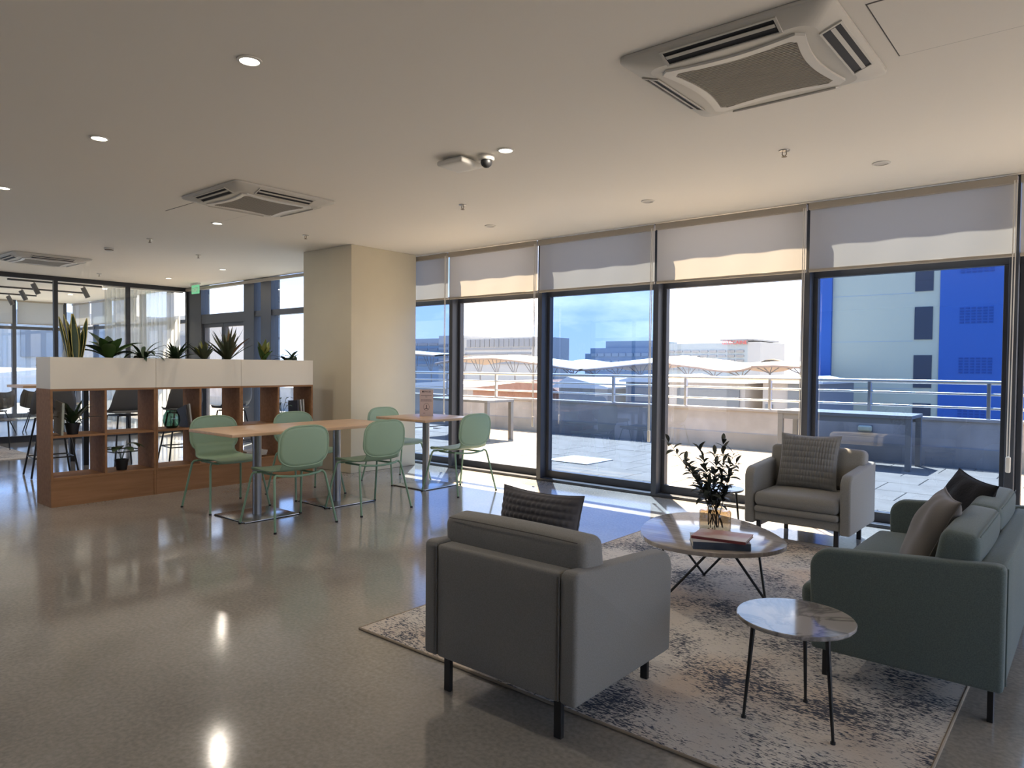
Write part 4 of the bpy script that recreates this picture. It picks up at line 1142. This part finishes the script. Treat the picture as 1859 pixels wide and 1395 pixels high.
while x > -25:
    MB().box(x-.022, x+.022, -.03, .03, 0, .49).build('post', 'rail_steel', rl, bevel=.004); x -= 1.475
for x in (.285, 1.76, 3.2): MB().box(x-.022, x+.022, -.03, .03, 0, .49).build('post', 'rail_steel', rl, bevel=.004)
t = thing('garden_table', 'grey metal garden table standing on the terrace by the parapet', 'garden table', (-2.75, 10.62, 0))
MB().box(-.86, .86, -.36, .36, .675, .72).build('table_top', 'garden_table', t, bevel=.004)
for sx in (-.82, .82):
    for sy in (-.32, .32): MB().box(sx-.035, sx+.035, sy-.035, sy+.035, 0, .675).build('leg', 'garden_table', t, bevel=.004)
MB().box(-.80, .80, -.345, -.325, .60, .675).box(-.80, .80, .325, .345, .60, .675).build('apron', 'garden_table', t)
t = thing('garden_table', 'second garden table on the terrace half hidden by the pillar', 'garden table', (-8.95, 9.4, 0))
MB().box(-.80, .80, -.36, .36, .675, .72).build('table_top', 'garden_table', t, bevel=.004)
for sx in (-.76, .76):
    for sy in (-.32, .32): MB().box(sx-.035, sx+.035, sy-.035, sy+.035, 0, .675).build('leg', 'garden_table', t, bevel=.004)
l = thing('bulkhead_lamp', 'cream oval bulkhead lamp on the parapet under the garden table', 'wall lamp', (-2.68, 11.27, .41))
MB().soft(0, -.012, .04, .19, .05, .085, .024, 8).build('lamp_cover', 'lamp_cream', l, smooth=60)
MB().soft(0, .016, .04, .205, .02, .10, .009, 8).build('lamp_base', 'garden_table', l, smooth=60)
t = MB().box(-.34, .34, -.33, .33, 0, .012).build('white_floor_cover', 'white_tile', None, bevel=.003); t.location = (-5.63, 8.2, .002)
tag(t, 'white square cover plate lying on the terrace paving', 'floor cover')

# ================================================================== BUILDINGS BEYOND
g = MB().box(-600, 300, 11.6, 700, -9.5, -9).box(-600, -40, -300, 11.6, -9.5, -9).build('city_ground', 'city_ground'); tag(g, kind='structure')
K = 1.25; YB1 = 50.0
def zz(z): return CAM_H + (z-CAM_H)*K
bb = thing('apartment_building', 'tall pale and bright blue building filling the right window', 'building', (0, YB1, -9))
def bz(z): return zz(z)+9
MB().box(-11.24*K, -6.256*K, 0, 14, 0, 27).build('pale_wall', 'bldg_pale', bb)
MB().box(-11.92*K, -11.24*K, -.25, 14, 0, 27).build('blue_pier', 'bldg_blue', bb)
MB().box(-6.256*K, 14*K, -.10, 14, 0, 27).build('blue_wall', 'bldg_blue', bb)
for k in range(-3, 6):
    zt = 4.443 + 2.40*k
    if bz(zt) < 2.2 or bz(zt) > 26: continue
    wn = MB().box(-7.345*K, -6.555*K, -.06, .02, bz(zt-1.62), bz(zt)).build('window', 'bldg_window', bb)
    for q in (1, 2): MB().box(-7.345*K, -6.555*K, -.075, -.06, bz(zt-.54*q)-.02, bz(zt-.54*q)+.02).build('glazing_bar', 'bldg_window', wn)
    MB().box(-11.23*K, -7.4*K, -.012, .0, bz(zt-1.69)-.012, bz(zt-1.69)+.012).build('wall_joint', 'bldg_joint', bb)
    for vx0 in (-5.41, 2.0, 6.0):
        sl = MB()
        for c in range(6):
            for r_ in range(6):
                sx = (vx0+c*.235)*K; sz = bz(zt-.16-.135*r_)
                sl.box(sx, sx+.165*K, -.135, -.10, sz-.045, sz+.045)
        sl.build('vent_louvre', 'vent_dark', bb)
# far buildings
def far_block(name, label, x0, x1, y, z1, depth, wall, rows, cols, winmat, zr, margin=.02, zb=-9):
    b = thing(name, label, 'building', ((x0+x1)/2, y, zb))
    hw = (x1-x0)/2
    MB().box(-hw, hw, 0, depth, 0, z1-zb).build('wall', wall, b)
    for r_ in range(rows):
        za = zr[0]-zb+(zr[1]-zr[0])*r_/rows
        hgt = (zr[1]-zr[0])/rows*.45
        for c in range(cols):
            xa = -hw+2*hw*(margin+(1-2*margin)*c/cols); xb = -hw+2*hw*(margin+(1-2*margin)*(c+.82)/cols)
            MB().box(xa, xb, -.3, .1, za, za+hgt).build('window', winmat, b)
    return b
far_block('hotel_building', 'long pale hotel with window rows behind the pillar side', -193, -155.2, 200, 12.0, 18, 'far_grey', 1, 14, 'far_win', (8.5, 15), .05)
for zr in (6.2, 4.2, 2.2):
    pass
b = bpy.data.objects['hotel_building']
for z_ in (7.4, 5.6, 3.8, 2.0): MB().box(-18, 15, -.25, .1, 9+z_, 9+z_+.7).build('window_band', 'far_win', b)
far_block('hotel_wing', 'blue-tinted hotel wing at the left window edge', -225, -206, 200, 12.3, 18, 'far_dark', 5, 3, 'far_win', (1, 11.5))
far_block('hotel_tower', 'pale stair tower of the hotel', -206, -193.5, 199, 13.2, 18, 'far_grey', 5, 2, 'far_win', (0, 11))
b = far_block('glass_office', 'stepped dark blue office block in the blue pane', -133.5, -110.5, 200, 7.6, 20, 'far_dark', 3, 8, 'far_glassy', (0, 7.2))
MB().box(-6.7, 11.4, 2, 18, 16.6, 18.9).build('upper_storey', 'far_glassy', b)
MB().box(-15, -11.5, 2, 18, 0, 14.8).build('side_wing', 'far_dark', b)
b = far_block('airline_building', 'hazy office building with red roof lettering', -108, -79.2, 200, 8.7, 20, 'far_glassy', 5, 10, 'far_band', (0.5, 7.3))
MB().box(10.0, 14.4, -.5, 20, 17.5, 18.7).build('roof_slab', 'far_band', b)
MB().box(14.4, 18.1, 0, 20, 0, 17.9).build('end_wall', 'far_grey', b)
MB().box(6.2, 16.3, -.3, 20, 18.3, 18.75).build('parapet_edge', 'far_band', b)
text_mesh('GEOCAINE', 1.55, 'red_letter', 'roof_lettering', b, (10.6, -.6, 17.25), (PI/2, 0, 0), .05)
# swooping canopy roofs
def canopy(label, top, y0, depth, rise, sag, zs):
    # top: list of (x, z front edge); the shell rises toward the middle of its depth
    x0 = top[0][0]; c = thing('canopy_roof', label, 'canopy', (x0, y0, -9), 0, 'swooping white canopy roofs')
    def zt(x):
        for (a, za), (b, zb_) in zip(top[:-1], top[1:]):
            if a <= x <= b:
                t = (x-a)/(b-a); t = t*t*(3-2*t) if False else t
                return za+(zb_-za)*t
        return top[-1][1]
    n = 40; x1 = top[-1][0]; rows = []; rows2 = []
    for j in range(9):
        t = j/8; rows.append([((x1-x0)*i/n, depth*t, zt(x0+(x1-x0)*i/n)+9+rise*math.sin(PI*t)) for i in range(n+1)])
        rows2.append([(a, b_, z-.30) for a, b_, z in rows[-1]])
    MB().grid(rows).build('roof_skin', 'canopy_white', c, smooth=60)
    MB().grid([r[::-1] for r in rows2]).build('soffit', 'canopy_under', c, smooth=60)
    fa = MB(); fa.tube([(a, b_, z-.15) for a, b_, z in rows[0]], .17, 6); fa.build('edge_fascia', 'canopy_under', c, smooth=50)
    ns = max(3, int((x1-x0)/3.2))
    for i in range(ns):
        xc = (x1-x0)*(i+.5)/ns; ft = (xc, 1.2, zs+9)
        for dx in (-1.3, -.45, .45, 1.3):
            xx = min(max(xc+dx, .2), x1-x0-.2)
            MB().tube([ft, (xx, .5, zt(x0+xx)+9-.3)], .06, 5).build('strut', 'strut_grey', c)
        MB().tube([(xc, 1.2, 0), ft], .12, 6).build('mast', 'strut_grey', c)
import_pts1 = [(-83.6, 1.75), (-80, 2.25), (-77.2, 2.5), (-71, 2.62), (-66, 2.2), (-61.8, 1.75), (-58, 1.25), (-55.3, .96)]
canopy('brown-edged canopy roof beyond the railing, right of the pillar', import_pts1, 80, 12, .45, 0, -.2)
canopy('white ribbed canopy roof seen through the blue pane', [(-59.4, 1.5), (-57, 1.2), (-55, 1.0), (-51, 1.35), (-47, 1.75), (-43.6, 2.0), (-41.6, 1.9)], 81, 14, .95, 0, .15)
canopy('low white canopy roof in front of the airline building', [(-41.6, 1.85), (-38.0, 1.5), (-36, 1.2), (-34.2, 1.06), (-32.5, 1.25), (-31.3, 1.6)], 80.5, 14, .9, 0, .2)
canopy('small white canopy roof left of the blue building', [(-31.2, 1.68), (-28.5, 1.75), (-25.3, 1.6), (-21, 1.45)], 80, 12, .45, 0, .7)
canopy('high white canopy corner beside the pillar', [(-100, 3.8), (-94, 3.4), (-88.0, 3.1)], 84, 10, .3, 0, -.2)
# low buildings in the middle distance
def shed(label, x0, x1, z1, y, wallm, roofm, peak, openings, depth=10, peakx=None):
    s = thing('low_building', label, 'building', ((x0+x1)/2, y, -9)); hw = (x1-x0)/2
    MB().box(-hw, hw, 0, depth, 0, z1+9).build('wall', wallm, s)
    px_ = 0 if peakx is None else peakx-(x0+x1)/2
    MB().extr([(-hw-.3, z1+9), (hw+.3, z1+9), (hw+.3, z1+9.12), (px_, z1+9.12+peak), (-hw-.3, z1+9.12)], 'y', -.4, depth+.4).build('roof', roofm, s)
    for (a, b_, za, zb_) in openings:
        MB().box(a-(x0+x1)/2, b_-(x0+x1)/2, -.12, .1, za+9, zb_+9).build('window', 'shed_dark', s)
shed('cream low building with dark openings below the airline building', -20.8, -15.95, .42, 40, 'wall_cream', 'roof_white', .35, [(-20.2, -16.25, -2.5, .02)], 10, -16.2)
shed('grey low building left of the blue building', -15.1, -12.0, .48, 40.5, 'wall_cream', 'roof_white', .28, [(-13.65, -12.3, -2.5, .45), (-14.9, -14.5, -1.6, -.75)], 7)
shed('red-brown gabled building beyond the railing', -38.5, -30.0, -.62, 41, 'roof_red', 'roof_red', .85, [], 12, -31.5)
shed('white flat roof left of the red gabled building', -50, -39.4, -.55, 44, 'wall_cream', 'roof_white', .35, [], 14)
shed('blue-grey gabled shed seen through the blue pane', -29.3, -25.3, -.15, 40, 'wall_cream', 'roof_white', .65, [], 8, -28.3)
shed('dark open-fronted shed seen through the blue pane', -24.5, -21.4, .34, 41, 'wall_cream', 'roof_white', .4, [(-24.3, -21.6, -3, .25)], 8)
# seen through the glazed room at the left
b = far_block('tower_block', 'pale block with wide windows seen through the glazed room', -190, -125, 60, 10, 12, 'far_grey', 5, 7, 'far_win', (-4, 9))
b2 = thing('office_block', 'pale office block with window bands far left behind the glass', 'building', (-46, 10, -9))
MB().box(-8, 0, -22, 14, 0, 13.2).build('wall', 'far_grey', b2)
for z_ in (4, 7.4, 10.6):
    for k in range(9): MB().box(-.1, .12, -21+3.9*k, -18.2+3.9*k, z_, z_+1.5).build('window', 'far_win', b2)
b3 = thing('tent_roof', 'white tent-like roof outside the glazed room', 'canopy', (-32, 8, -9))
MB().extr([(-14, 8.4), (10, 8.4), (10, 8.6), (0, 10.1), (-14, 8.6)], 'x', -5, 5).build('roof_skin', 'canopy_white', b3)
MB().box(-4.6, 4.6, -13, 9, 0, 8.4).build('wall', 'wall_cream', b3)
